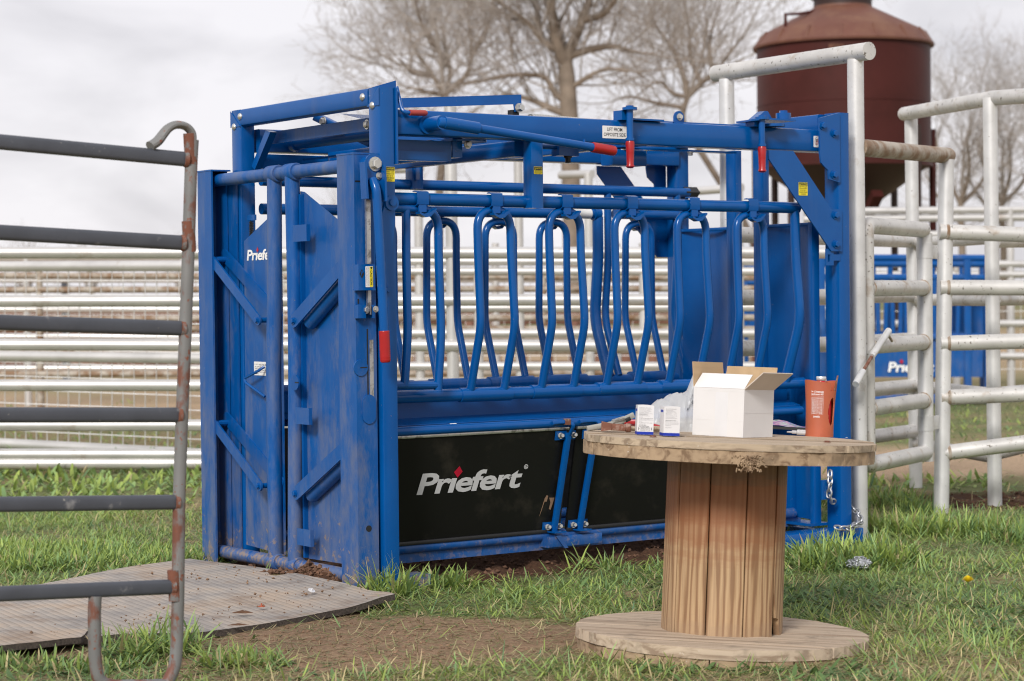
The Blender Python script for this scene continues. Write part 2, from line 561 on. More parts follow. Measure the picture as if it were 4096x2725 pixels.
def link(name, me, parent=None, loc=(0, 0, 0)):
    o = bpy.data.objects.new(name, me)
    COL.objects.link(o)
    o.location = loc
    if parent:
        o.parent = parent
        ORG[o.name] = origin_of(parent)
    else:
        ORG[o.name] = V(loc)
    return o


def obj(name, mb, m, parent=None, smooth=35):
    if parent:
        return link(name, mesh(name, mb, m, origin_of(parent), smooth), parent)
    vs = mb.v
    c = V((sum(p[0] for p in vs) / len(vs), sum(p[1] for p in vs) / len(vs), min(p[2] for p in vs)))
    o = link(name, mesh(name, mb, m, c, smooth), None, c)
    return o


def tag(o, label=None, cat=None, group=None, kind=None):
    for k, v in (('label', label), ('category', cat), ('group', group), ('kind', kind)):
        if v:
            o[k] = v
    return o


def thing(name, loc, label, cat, group=None):
    o = link(name, None, None, loc)
    o.empty_display_size = 0.2
    return tag(o, label, cat, group)


_tmp = {}


def glyphs(body, off=0.0, shear=0.0, space=1.0):
    key = (body, off, shear, space)
    if key not in _tmp:
        c = bpy.data.curves.new('lettering', 'FONT')
        c.body = body
        c.offset = off
        c.shear = shear
        c.space_character = space
        c.resolution_u = 3
        o = bpy.data.objects.new('lettering', c)
        COL.objects.link(o)
        bpy.context.view_layer.update()
        me = bpy.data.meshes.new_from_object(o.evaluated_get(bpy.context.evaluated_depsgraph_get()))
        vs = [tuple(v.co) for v in me.vertices]
        fs = [tuple(p.vertices) for p in me.polygons]
        bpy.data.objects.remove(o)
        bpy.data.curves.remove(c)
        bpy.data.meshes.remove(me)
        xs = [v[0] for v in vs]
        ys = [v[1] for v in vs]
        x0, x1, y0, y1 = min(xs), max(xs), min(ys), max(ys)
        _tmp[key] = ([((x - x0) / (x1 - x0), (y - y0) / (y1 - y0)) for x, y, z in vs], fs, (x1 - x0) / (y1 - y0))
    return _tmp[key]


def text(mb, body, fn, x0, x1, y0, y1, off=0.0, shear=0.0, space=1.0, keep=None):
    """put lettering in the rectangle (x0..x1, y0..y1) of the surface map fn(x, y) -> point"""
    uv, fs, asp = glyphs(body, off, shear, space)
    if keep == 'left':
        x1 = x0 + (y1 - y0) * asp
    mb.add([fn(x0 + (x1 - x0) * u, y0 + (y1 - y0) * v) for u, v in uv], fs)


def rect(mb, fn, x0, x1, y0, y1, n=1):
    for k in range(n):
        a, b_ = x0 + (x1 - x0) * k / n, x0 + (x1 - x0) * (k + 1) / n
        mb.add([fn(a, y0), fn(b_, y0), fn(b_, y1), fn(a, y1)], [(0, 1, 2, 3)])


def sheet_rect(fn, x0, x1, y0, y1, r=0.004, t=0.0008):
    """a thin sticker with rounded corners lying on fn(x, y, lift)"""
    pts = []
    for cx, cy, a0 in ((x1 - r, y1 - r, 0), (x0 + r, y1 - r, 90), (x0 + r, y0 + r, 180), (x1 - r, y0 + r, 270)):
        for k in range(4):
            a = R_(a0 + 30 * k)
            pts.append((cx + r * math.cos(a), cy + r * math.sin(a)))
    mb = MB()
    a = [fn(x, y, t) for x, y in pts]
    n = len(a)
    b_ = [fn(x, y, 0.0002) for x, y in pts]
    mb.add(a + b_, [tuple(range(n))] + [(i, n + i, n + (i + 1) % n, (i + 1) % n) for i in range(n)])
    return mb


# ------------------------------------------------------------------ ground
def vnoise(x, y, seed=0):
    xi, yi = np.floor(x).astype(np.int64), np.floor(y).astype(np.int64)
    fx, fy = x - xi, y - yi
    fx, fy = fx * fx * (3 - 2 * fx), fy * fy * (3 - 2 * fy)

    def h(a, b_):
        n = (a * 374761393 + b_ * 668265263 + seed * 974634777) & 0xffffffff
        n = ((n ^ (n >> 13)) * 1274126177) & 0xffffffff
        return ((n ^ (n >> 16)) & 0xffff) / 65535.0
    return (h(xi, yi) * (1 - fx) + h(xi + 1, yi) * fx) * (1 - fy) + (h(xi, yi + 1) * (1 - fx) + h(xi + 1, yi + 1) * fx) * fy


RX, RY, FX, FY = R0.x, R0.y, math.cos(YAW), math.sin(YAW)


def sm(a, b_, t):
    t = np.clip((t - a) / (b_ - a), 0, 1)
    return t * t * (3 - 2 * t)


def blob(x, y, c, hw, hd, ang=0.0):     # soft ellipse on the ground, 1 in the middle
    dx, dy = x - c[0], y - c[1]
    u, v = dx * RX + dy * RY, dx * FX + dy * FY
    if ang:
        u, v = u * math.cos(ang) + v * math.sin(ang), -u * math.sin(ang) + v * math.cos(ang)
    return np.clip(1.0 - np.sqrt((u / hw) ** 2 + (v / hd) ** 2), -5, 1)


G = {k: gnd(*p) for k, p in dict(dirt=(900, 1478), dirt2=(1180, 1460), right=(2280, 1150), mound=(690, 1335), dirtL=(120, 1500), rp=(1985, 1262), pile=(1330, 1245)).items()}


def bare(x, y):
    n = vnoise(x * 3.1, y * 3.1, 3) * 0.5 + vnoise(x * 9, y * 9, 5) * 0.3
    d = np.maximum.reduce([blob(x, y, G['dirt'], 1.05, 0.95, 0.10), blob(x, y, G['dirt2'], 0.62, 0.5), blob(x, y, G['dirtL'], 0.8, 0.2)])
    return sm(0.2, 0.5, d + n * 0.6 - 0.12)


def soil(x, y):
    n = vnoise(x * 4, y * 4, 8) * 0.5 + vnoise(x * 13, y * 13, 9) * 0.3
    ch = np.minimum(np.minimum(x + 0.34, 2.85 - x), np.minimum(y + 0.06, 1.42 - y)) / 0.35
    d = np.maximum.reduce([np.clip(ch, -3, 1), blob(x, y, G['right'], 1.25, 0.62, -0.1), blob(x, y, G['mound'], 0.42, 0.2), blob(x, y, G['rp'], 0.2, 0.2), blob(x, y, G['pile'], 0.5, 0.14)])
    return sm(0.1, 0.42, d + n * 0.5 - 0.2)


def sand(x, y):
    dep = (x - CAM.x) * FX + (y - CAM.y) * FY
    lat = (x - CAM.x) * RX + (y - CAM.y) * RY
    n = vnoise(x * 0.7, y * 0.7, 21) * 2.4 + vnoise(x * 2.1, y * 2.1, 22) * 0.8
    r = sm(0.0, 0.8, dep - 14.0 + n * 0.2) * (1 - sm(0, 1.0, dep - 16.2 - n * 0.3))
    l = sm(0.0, 2.0, dep - 21.5 + n * 0.5) * (1 - sm(0, 5, dep - 26 - n))
    t = sm(0.04, 0.10, lat / np.maximum(dep, 1))
    mid = r * t + l * (1 - t)
    return np.clip(mid + sm(31, 36, dep + n) * (1 - sm(60, 80, dep + n * 3)) * 0.85, 0, 1)


def height(x, y):
    near = np.exp(-((x - 0.5) ** 2 + (y + 0.5) ** 2) / 60.0)
    h = (vnoise(x * 1.1, y * 1.1, 1) - 0.5) * 0.035 + (vnoise(x * 4.3, y * 4.3, 2) - 0.5) * 0.016
    s = soil(x, y)
    h = h * near + s * near * ((vnoise(x * 11, y * 11, 4) - 0.5) * 0.05 + (vnoise(x * 27, y * 27, 6) - 0.5) * 0.03)
    h += 0.07 * np.clip(blob(x, y, G['mound'], 0.5, 0.3), 0, 1) + 0.06 * np.clip(blob(x, y, G['pile'], 0.8, 0.3), 0, 1)
    h += 0.008 * bare(x, y) * (vnoise(x * 17, y * 17, 12) - 0.5) * near
    return h - 0.012


xs = np.concatenate([[-900, -300, -120, -60, -30, -18, -12, -8, -6], np.arange(-4.5, 5.6, 0.03), [6.2, 7, 8, 9, 10.5, 12, 15, 20, 30, 45, 70, 120, 300, 1000]])
ys = np.concatenate([[-300, -60, -20, -12, -9, -7], np.arange(-5.2, 3.2, 0.03), np.arange(3.3, 9, 0.2), [10, 12, 15, 20, 30, 45, 70, 120, 300, 1300]])
gx, gy = np.meshgrid(xs, ys)
gz = height(gx, gy)
nx, ny = len(xs), len(ys)
gv = np.stack([gx.ravel(), gy.ravel(), gz.ravel()], 1)
ii = (np.arange(ny - 1)[:, None] * nx + np.arange(nx - 1)[None]).ravel()
gf = np.stack([ii, ii + 1, ii + nx + 1, ii + nx], 1)


def np_mesh(name, v, f, m, colors=None):
    me = bpy.data.meshes.new(name)
    k = f.shape[1]
    me.vertices.add(len(v))
    me.vertices.foreach_set('co', v.astype(np.float32).ravel())
    me.loops.add(f.size)
    me.loops.foreach_set('vertex_index', f.astype(np.int32).ravel())
    me.polygons.add(len(f))
    me.polygons.foreach_set('loop_start', np.arange(0, f.size, k, dtype=np.int32))
    me.polygons.foreach_set('loop_total', np.full(len(f), k, np.int32))
    me.polygons.foreach_set('use_smooth', np.ones(len(f), bool))
    me.update(calc_edges=True)
    if colors is not None:
        a = me.color_attributes.new('tone', 'FLOAT_COLOR', 'POINT')
        c = np.ones((len(v), 4), np.float32)
        c[:, :3] = colors
        a.data.foreach_set('color', c.ravel())
    me.materials.append(m)
    return me


m, nt, b = new_mat('earth_and_turf')
at = nt.nodes.new('ShaderNodeAttribute')
at.attribute_name = 'tone'
f = noise(nt, 70, 8, 0.8)
ml = nt.nodes.new('ShaderNodeMix')
ml.data_type = 'RGBA'
ml.blend_type = 'MULTIPLY'
ml.inputs[0].default_value = 1
nt.links.new(at.outputs['Color'], ml.inputs[6])
nt.links.new(ramp(nt, f, [(0.34, (0.5, 0.48, 0.46)), (0.66, (1.35, 1.32, 1.28))]), ml.inputs[7])
nt.links.new(ml.outputs[2], b.inputs['Base Color'])
b.inputs['Roughness'].default_value = 0.95
b.inputs['Specular IOR Level'].default_value = 0.2
bump(nt, b, f, 0.7, 0.012)
M['earth'] = m


def lerp(a, b_, t):
    return a * (1 - t)[..., None] + np.array(b_) * t[..., None]


tone = np.tile(np.array([0.16, 0.18, 0.075]), (len(gv), 1))
vx, vy = gv[:, 0], gv[:, 1]
tone = lerp(tone, (0.30, 0.225, 0.135), sm(0.40, 0.62, vnoise(vx * 1.7, vy * 1.7, 31)) * 0.8)
fr_ = sm(7.7, 6.6, (vx - CAM.x) * FX + (vy - CAM.y) * FY)
tone = lerp(tone, (0.34, 0.25, 0.155), fr_ * 0.8)
tone = lerp(tone, (0.46, 0.34, 0.23), sand(vx, vy))
tone = lerp(tone, (0.295, 0.20, 0.13), bare(vx, vy))
tone = lerp(tone, (0.085, 0.045, 0.027), soil(vx, vy))
ground = link('ground', np_mesh('ground', gv, gf, M['earth'], tone))
ground['kind'] = 'structure'


def ground_z(x, y):
    return float(height(np.array([x]), np.array([y]))[0])


# ------------------------------------------------------------------ grass
TALL = [((1180, 1300), 0.62, 0.24, 0.15, 0.1), ((1420, 1262), 0.40, 0.22, 0.14, 0), ((880, 1362), 0.17, 0.17, 0.15, 0), ((1010, 1340), 0.2, 0.12, 0.12, 0), ((1930, 1290), 0.45, 0.32, 0.15, 0),
        ((2220, 1222), 0.55, 0.24, 0.15, 0), ((2010, 1215), 0.35, 0.25, 0.12, 0), ((345, 1503), 0.27, 0.15, 0.17, 0), ((130, 1290), 0.85, 0.75, 0.10, 0), ((1990, 1120), 0.5, 0.5, 0.13, 0), ((2100, 1110), 0.45, 0.5, 0.10, 0),
        ((505, 1268), 0.09, 0.1, 0.17, 0), ((1590, 1240), 0.3, 0.18, 0.13, 0), ((1480, 1235), 0.2, 0.15, 0.14, 0), ((545, 1525), 0.2, 0.12, 0.07, 0), ((60, 1530), 0.4, 0.15, 0.07, 0), ((300, 1090), 2.2, 2.2, 0.10, 0), ((1870, 1225), 0.28, 0.2, 0.18, 0), ((2330, 1240), 0.3, 0.2, 0.15, 0), ((2060, 1165), 0.25, 0.3, 0.14, 0), ((2200, 1105), 0.5, 0.5, 0.11, 0), ((1905, 1160), 0.12, 0.25, 0.12, 0), ((2120, 1180), 0.18, 0.15, 0.13, 0)]
TALLW = [(gnd(*t[0]), *t[1:]) for t in TALL]
MATS = []                                # outlines filled below, kept clear of blades


def inside(x, y, poly):
    r = np.zeros(len(x), bool)
    n = len(poly)
    for i in range(n):
        x0, y0 = poly[i][0], poly[i][1]
        x1, y1 = poly[(i + 1) % n][0], poly[(i + 1) % n][1]
        c = ((y0 > y) != (y1 > y)) & (x < (x1 - x0) * (y - y0) / (y1 - y0 + 1e-12) + x0)
        r ^= c
    return r


MAT_A = [(-0.27, 1.27), (-0.19, 0.55), (-0.16, 0.05), (-0.20, -0.30), (-0.23, -0.44), (-0.5, -0.50), (-0.95, -0.635), (-1.19, -0.675), (-1.42, -0.53), (-1.75, -0.55), (-2.7, -0.4), (-2.6, 0.75), (-1.4, 0.75), (-0.62, 1.2)]
MAT_B = [(-1.51, -0.42), (-1.62, -0.60), (-2.1, -0.66), (-2.9, -0.75), (-2.85, -0.1), (-1.95, -0.02), (-1.75, -0.1)]
SPOOL_C = V((0.19, -1.918, 0.0))
SPOOL_R = 0.508

m, nt, b = new_mat('grass_blade')
at = nt.nodes.new('ShaderNodeAttribute')
at.attribute_name = 'tone'
nt.links.new(at.outputs['Color'], b.inputs['Base Color'])
b.inputs['Roughness'].default_value = 0.5
b.inputs['Specular IOR Level'].default_value = 0.35
tl = nt.nodes.new('ShaderNodeBsdfTranslucent')
nt.links.new(at.outputs['Color'], tl.inputs[0])
ms = nt.nodes.new('ShaderNodeMixShader')
ms.inputs[0].default_value = 0.3
nt.links.new(b.outputs[0], ms.inputs[1])
nt.links.new(tl.outputs[0], ms.inputs[2])
nt.links.new(ms.outputs[0], nt.nodes['Material Output'].inputs[0])
M['grass'] = m


def scatter(n, d0, d1, extra=1.3):
    # even over the ground between two distances, a little wider than the view
    dep = np.sqrt(RNG.uniform(d0 ** 2, d1 ** 2, n))
    lat = RNG.uniform(-1, 1, n) * (0.245 * dep + extra)
    return CAM.x + dep * FX + lat * RX, CAM.y + dep * FY + lat * RY, dep


def blades(x, y, h, wd, lean, bend, col, name):
    n = len(x)
    az = RNG.uniform(0, 2 * np.pi, n)
    ca, sa = np.cos(az), np.sin(az)
    z0 = height(x, y) - 0.004
    prof = np.array([0.0, 0.36, 0.72, 1.0])
    wp = np.array([0.75, 1.0, 0.8, 0.12])
    vs = []
    tw = RNG.uniform(-0.6, 0.6, n)
    fx, fy = -np.sin(az + tw), np.cos(az + tw)
    px, pz = np.zeros(n), np.zeros(n)
    ang = lean.copy()
    last = 0.0
    for k in range(4):
        seg = prof[k] - last
        last = prof[k]
        px = px + np.sin(ang) * seg * h
        pz = pz + np.cos(ang) * seg * h
        ang = np.minimum(ang + bend, 2.2)
        zz = np.maximum(z0 + pz, z0 + 0.006)
        for s in (-0.5, 0.5):
            vs.append(np.stack([x + ca * px + s * wd * wp[k] * fx, y + sa * px + s * wd * wp[k] * fy, zz], 1))
    v = np.stack(vs, 1).reshape(-1, 3)
    base = np.arange(n)[:, None] * 8
    f = np.concatenate([base + np.array([[2 * k, 2 * k + 1, 2 * k + 3, 2 * k + 2]]) for k in range(3)], 1).reshape(-1, 4)
    c = np.repeat(col, 8, 0).reshape(n, 8, 3)
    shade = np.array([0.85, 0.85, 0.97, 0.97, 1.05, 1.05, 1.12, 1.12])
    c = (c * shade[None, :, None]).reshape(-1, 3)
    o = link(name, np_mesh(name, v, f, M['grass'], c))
    o['kind'] = 'stuff'
    return o


def grow(n, d0, d1, wscale, name, straw=False, keep=1.0):
    x, y, dep = scatter(n, d0, d1)
    tall = np.zeros(n)
    th = np.zeros(n)
    for c, hw, hd, hh, ang in TALLW:
        q = sm(0.0, 0.45, blob(x, y, c, hw, hd, ang) + (vnoise(x * 5, y * 5, 44) - 0.5) * 0.5)
        tall = np.maximum(tall, q)
        th = np.maximum(th, q * hh)
    ba, so_, sa_ = bare(x, y), soil(x, y), sand(x, y)
    front = sm(7.6, 6.4, dep)                          # mown turf nearest the camera, drier
    pat = vnoise(x * 2.3, y * 2.3, 51)
    if straw:
        p = 0.36 + 0.55 * front + 0.12 * ba - 0.45 * so_ - 0.3 * tall
        p = np.where(sa_ > 0.5, 0, p)
    else:
        p = (1 - 0.985 * ba * (1 - tall)) * (1 - 0.96 * so_ * (1 - 0.6 * tall)) * (1 - 0.9 * sa_)
        thin = sm(0.35, 0.62, vnoise(x * 3.7 + 5, y * 3.7, 63) * 0.6 + pat * 0.4)
        p = p * (0.34 + 0.66 * np.maximum(thin, tall)) * (1 - 0.72 * front * (1 - sm(0.5, 0.7, pat)))
    ok = RNG.uniform(0, 1, n) < p * keep
    for poly in (MAT_A, MAT_B):
        ok &= ~inside(x, y, poly)
    ok &= (x - SPOOL_C.x) ** 2 + (y - SPOOL_C.y) ** 2 > (SPOOL_R + 0.012) ** 2
    ok &= ~((x > 0.02) & (x < 2.6) & (y > 0.1) & (y < 1.25))
    x, y, dep, tall, th, pat, front = [a[ok] for a in (x, y, dep, tall, th, pat, front)]
    n = len(x)
    u = RNG.uniform(0, 1, n)
    if straw:
        h = RNG.uniform(0.03, 0.10, n)
        lean = RNG.uniform(1.25, 1.6, n)
        bend = RNG.normal(0, 0.12, n)
        wd = RNG.uniform(0.002, 0.0055, n) * wscale
        a, b_ = np.array([0.52, 0.40, 0.24]), np.array([0.30, 0.33, 0.14])
        col = a[None] * (1 - u)[:, None] + b_[None] * u[:, None]
        col *= RNG.uniform(0.65, 1.15, n)[:, None]
    else:
        h = np.maximum(0.035 + 0.065 * RNG.uniform(0, 1, n) ** 1.5, th * RNG.uniform(0.5, 1.15, n)) * (0.75 + 0.5 * pat)
        lean = np.abs(RNG.normal(0.25, 0.3, n)) + RNG.uniform(0, 0.5, n) * tall + (1 - tall) * RNG.uniform(0.2, 1.45, n)
        bend = RNG.uniform(0.02, 0.55, n) * np.where(RNG.uniform(0, 1, n) < 0.4, 0.4, 1.5)
        wd = (RNG.uniform(0.0032, 0.0068, n) + tall * RNG.uniform(0.0, 0.0075, n)) * wscale
        g0, g1, g2 = np.array([0.145, 0.235, 0.078]), np.array([0.38, 0.475, 0.115]), np.array([0.54, 0.45, 0.24])
        q = np.clip(0.52 + 0.5 * (pat - 0.5) + RNG.normal(0, 0.25, n) + 0.25 * tall * (vnoise(x * 1.3, y * 1.3, 77)), 0, 1)
        col = g0[None] * (1 - q)[:, None] + g1[None] * q[:, None]
        blu = RNG.uniform(0, 1, n) < 0.35
        col[blu] = col[blu] * np.array([0.85, 0.97, 1.4])
        dry = RNG.uniform(0, 1, n) < (0.06 + 0.28 * front + 0.2 * sm(0.5, 0.7, vnoise(x * 2.1, y * 2.1, 91)) * (1 - tall))
        col[dry] = g2 * RNG.uniform(0.7, 1.1, dry.sum())[:, None]
        col *= RNG.uniform(0.75, 1.2, n)[:, None]
    return blades(x, y, h, wd, lean, bend, col, name)


grow(380000, 5.7, 12.5, 1.0, 'grass')
grow(60000, 12.5, 26.0, 2.6, 'grass_beyond')
grow(120000, 5.7, 12.5, 1.0, 'cut_grass', straw=True)


def weeds(n):
    x, y, dep = scatter(n, 5.8, 9.5)
    msk = vnoise(x * 2.6 + 3, y * 2.6, 120) * 0.7 + vnoise(x * 8, y * 8, 121) * 0.3
    p = sm(0.5, 0.68, msk) * (1 - 0.9 * bare(x, y)) * (1 - soil(x, y))
    ok = RNG.uniform(0, 1, n) < p
    for poly in (MAT_A, MAT_B):
        ok &= ~inside(x, y, poly)
    ok &= (x - SPOOL_C.x) ** 2 + (y - SPOOL_C.y) ** 2 > (SPOOL_R + 0.02) ** 2
    ok &= ~((x > -0.2) & (x < 2.8) & (y > 0.0) & (y < 1.4))
    x, y = x[ok], y[ok]
    n = len(x)
    col = np.array([0.13, 0.215, 0.075])[None] * RNG.uniform(0.75, 1.35, n)[:, None]
    blades(x, y, RNG.uniform(0.035, 0.085, n), RNG.uniform(0.009, 0.018, n), RNG.uniform(0.7, 1.4, n), RNG.uniform(0.05, 0.35, n), col, 'broad_leaf_weeds')


weeds(30000)


# ------------------------------------------------------------------ crumbs of soil
def crumbs(name, pts, m):
    mb = MB()
    for p, r in pts:
        a = [V((random.uniform(0.6, 1.2), 0, 0)), V((0, random.uniform(0.6, 1.2), 0)), V((0, 0, random.uniform(0.5, 0.9)))]
        q = Matrix.Rotation(random.uniform(0, 6.28), 3, 'Z') @ Matrix.Rotation(random.uniform(-.5, .5), 3, 'X')
        d = [q @ (s * v) * r for v in a for s in (1, -1)]
        mb.add([V(p) + e for e in d], [(0, 2, 4), (2, 1, 4), (1, 3, 4), (3, 0, 4), (2, 0, 5), (1, 2, 5), (3, 1, 5), (0, 3, 5)])
    me = mesh(name, mb, m, (0, 0, 0), 0)
    o = link(name, me)
    o['kind'] = 'stuff'
    return o


M['clod'] = plain('dark_soil_crumb', (0.12, 0.062, 0.036), 0.95, 0, 0.35, 8)
M['clod_dry'] = plain('dry_soil_crumb', (0.21, 0.13, 0.08), 0.95, 0, 0.3, 8)
pts = []
while len(pts) < 2600:
    u = random.random()
    if u < 0.45:
        x, y = random.uniform(-0.5, 2.6), random.uniform(-0.25, 0.9)
    elif u < 0.7:
        c = G['mound']
        x, y = random.gauss(c.x, 0.16), random.gauss(c.y, 0.28)
    else:
        c = G['right']
        x, y = random.gauss(c.x, 0.7), random.gauss(c.y, 0.5)
    if random.random() < float(soil(np.array([x]), np.array([y]))[0]):
        r = random.uniform(0.004, 0.016) * (1.5 if random.random() < 0.1 else 1)
        pts.append(((x, y, ground_z(x, y) + r * 0.25), r))
crumbs('soil_crumbs', pts, M['clod'])
pts = []
while len(pts) < 900:
    x, y = G['dirt'].x + random.gauss(0, 0.6), G['dirt'].y + random.gauss(0, 0.6)
    if float(bare(np.array([x]), np.array([y]))[0]) > random.random() and not inside(np.array([x]), np.array([y]), MAT_A)[0] and (x - SPOOL_C.x) ** 2 + (y - SPOOL_C.y) ** 2 > 0.3:
        r = random.choice((0.002, 0.003, 0.004, 0.008)) * random.uniform(0.8, 1.3)
        pts.append(((x, y, ground_z(x, y) + r * 0.2), r))
crumbs('dirt_crumbs', pts, M['clod_dry'])
pts = []
while len(pts) < 260:
    x, y = random.uniform(-2.4, -0.1), random.uniform(-0.75, 1.2)
    t = abs((y + 0.1) - 0.35 * (x + 0.4)) + random.gauss(0, 0.12)
    q = inside(np.array([x]), np.array([y]), MAT_A)[0]
    if q and random.random() < math.exp(-t * 9) + 0.03 + 0.8 * math.exp(-((x + .25) ** 2 + (y - .5) ** 2) * 8):
        r = random.choice((0.002, 0.003, 0.004, 0.007)) * random.uniform(0.8, 1.4)
        pts.append(((x, y, 0.036 + r * 0.3), r))
crumbs('dirt_crumbs_on_mat', pts, M['clod_dry'])


# ------------------------------------------------------------------ rubber mats
def floor_mat(name, poly, z, thick, label):
    c = V((sum(p[0] for p in poly) / len(poly), sum(p[1] for p in poly) / len(poly), 0))
    o = thing(name, c, label, 'rubber mat', 'rubber mats on the ground')
    out = []
    for i in range(len(poly)):
        p, q = V((*poly[i], 0)), V((*poly[(i + 1) % len(poly)], 0))
        k = max(1, int((q - p).length / 0.06))
        out += [p + (q - p) * (j / k) for j in range(k)]
    xs_ = np.arange(min(p[0] for p in poly), max(p[0] for p in poly), 0.05)
    ys_ = np.arange(min(p[1] for p in poly), max(p[1] for p in poly), 0.05)

    def zz(x, y):
        return z + thick + 0.022 * math.exp(-((x + 0.22) ** 2 + (y + 0.42) ** 2) * 40) + 0.008 * math.sin(x * 2.3 + 1) + 0.006 * math.sin(y * 3.1 + x) + 0.001 * random.uniform(-1, 1)
    rim = [V((p.x + random.uniform(-.004, .004), p.y + random.uniform(-.004, .004), zz(p.x, p.y))) for p in out]
    import bmesh
    bm = bmesh.new()
    vs = [bm.verts.new(p - c) for p in rim]
    fc = bm.faces.new(vs)
    bmesh.ops.triangulate(bm, faces=[fc])
    for x in xs_[::3]:
        bmesh.ops.bisect_plane(bm, geom=bm.verts[:] + bm.edges[:] + bm.faces[:], plane_co=(x - c.x, 0, 0), plane_no=(1, 0, 0))
    for y in ys_[::3]:
        bmesh.ops.bisect_plane(bm, geom=bm.verts[:] + bm.edges[:] + bm.faces[:], plane_co=(0, y - c.y, 0), plane_no=(0, 1, 0))
    me = bpy.data.meshes.new('mat_top')
    bm.normal_update()
    for f_ in bm.faces:
        if f_.normal.z < 0:
            f_.normal_flip()
    bm.to_mesh(me)
    bm.free()
    me.materials.append(M['mat'])
    me.shade_smooth()
    link('mat_top', me, o)
    e = MB()
    n = len(rim)
    e.add([p - V((0, 0, 0.001)) for p in rim] + [p - V((0, 0, thick)) for p in rim], [(i, (i + 1) % n, n + (i + 1) % n, n + i) for i in range(n)])
    obj('mat_edge', e, M['mat_edge'], o, 0)
    return o


floor_mat('rubber_mat', MAT_A, 0.005, 0.024, 'large dusty ribbed rubber mat lying in front of the blue head gate')
floor_mat('rubber_mat', MAT_B, 0.018, 0.022, 'smaller ribbed rubber mat overlapping the large one beside the grey panel leg')


# ------------------------------------------------------------------ cattle squeeze chute
W = 1.316                                # width over the front frame; X runs along the chute, Y across it
chute = thing('squeeze_chute', (1.3, W / 2, 0), 'large bright blue steel cattle squeeze chute with black lower panels and drop bars', 'cattle chute')


def P(name, mb, m='blue', par=None, smooth=35):
    return obj(name, mb, M[m], par or chute, smooth)


# front portal frame: two posts and a mitred header
P('frame_post', MB().bar((0.038, 0.046, -0.02), (0.038, 0.046, 2.09), 0.09, 0.076, (1, 0, 0), 0.009))
P('frame_post', MB().bar((0.038, W - 0.046, -0.02), (0.038, W - 0.046, 2.09), 0.09, 0.076, (1, 0, 0), 0.009))
hb = P('header_beam', MB().bar((0.036, 0.092, 2.053), (0.036, W - 0.092, 2.053), 0.074, 0.076, (0, 0, 1), 0.012), 'blue_mid')
# mitre caps of the corners
for y0, y1 in ((0.0, 0.095), (W, W - 0.095)):
    cap = MB().plate([(-0.0035, y0, 2.012), (-0.0035, y1, 2.012), (-0.0035, y0, 2.088)] if y0 < 1 else [(-0.0035, y1, 2.012), (-0.0035, y0, 2.012), (-0.0035, y0, 2.088)], (0.003, 0, 0))
    P('corner_plate', cap, 'blue_mid')
for y, z in ((1.221, 2.057), (1.280, 2.014), (0.130, 2.056), (0.052, 2.015)):
    P('bolt', MB().dome((-0.001, y, z), (-1, 0, 0), 0.0165, 0.012), 'steel')
P('corner_strip', MB().box(0.077, 0.086, -0.006, 0.09, 1.77, 2.088))

# rear portal frame
L = 2.68
P('frame_post', MB().bar((L - 0.037, 0.05, -0.01), (L - 0.037, 0.05, 2.088), 0.10, 0.075, (1, 0, 0), 0.008))
P('frame_post', MB().bar((L - 0.037, W - 0.05, -0.01), (L - 0.037, W - 0.05, 2.088), 0.10, 0.075, (1, 0, 0), 0.008))
P('header_beam', MB().bar((L - 0.06, 0.1, 2.04), (L - 0.06, W - 0.1, 2.04), 0.11, 0.09, (0, 0, 1), 0.008))
P('base_channel', MB().bar((2.16, 0.0, 0.035), (2.69, 0.0, 0.035), 0.13, 0.07, (0, 0, 1), 0.006).bar((2.69, -0.03, 0.0), (2.69, W, 0.0), 0.06, 0.08, (0, 0, 1), 0.006))

# roof beams along the chute
for y in (0.068, W - 0.068):
    P('roof_beam', MB().bar((0.088, y, 1.949), (2.60, y, 1.949), 0.1, 0.106, (0, 0, 1), 0.011))
# underside bracing at the head end
P('angle_brace', MB().box(0.09, 0.44, 0.13, 0.137, 1.80, 1.885).box(0.09, 0.40, 0.10, 0.137, 1.795, 1.80).box(0.09, 0.40, 0.098, 0.104, 1.80, 1.835), 'blue')
P('angle_brace', MB().box(0.09, 0.44, W - 0.137, W - 0.13, 1.80, 1.885).box(0.09, 0.40, W - 0.137, W - 0.10, 1.795, 1.80))
P('cross_beam', MB().bar((0.47, 0.125, 1.86), (0.47, W - 0.125, 1.86), 0.05, 0.088, (0, 0, 1), 0.006))
P('cross_beam', MB().bar((0.80, 0.13, 1.865), (0.80, W - 0.13, 1.865), 0.05, 0.07, (0, 0, 1), 0.006))
P('cross_beam', MB().bar((1.5, 0.13, 1.93), (1.5, W - 0.13, 1.93), 0.06, 0.06, (0, 0, 1), 0.006))
P('cross_pipe', MB().tube([(0.25, 0.1, 1.937), (0.25, 1.18, 1.937)], 0.03, 16).tube([(0.25, 1.13, 1.937), (0.25, 1.17, 1.937)], 0.037, 16), 'blue_mid')
P('cross_bar', MB().box(0.115, 0.123, 0.10, 1.16, 1.93, 1.985), 'blue_worn')
P('cross_bar', MB().plate([(0.05, 1.03, 1.975), (0.05, 1.075, 1.985), (0.05, 1.215, 1.83), (0.05, 1.185, 1.81)], (0.035, 0, 0)))
P('cross_bar', MB().bar((0.16, 0.80, 2.03), (0.30, 0.56, 1.90), 0.05, 0.035, (0, 0, 1), 0.004), 'blue_mid')
P('roof_plate', MB().plate([(0.30, 0.20, 1.995), (0.30, 0.85, 1.995), (0.62, 0.85, 1.995), (0.62, 0.20, 1.995)], (0, 0, 0.012)).plate([(0.28, 0.55, 2.0), (0.28, 0.80, 2.05), (0.30, 0.80, 2.05), (0.30, 0.55, 2.0)], (0.2, 0, 0)))
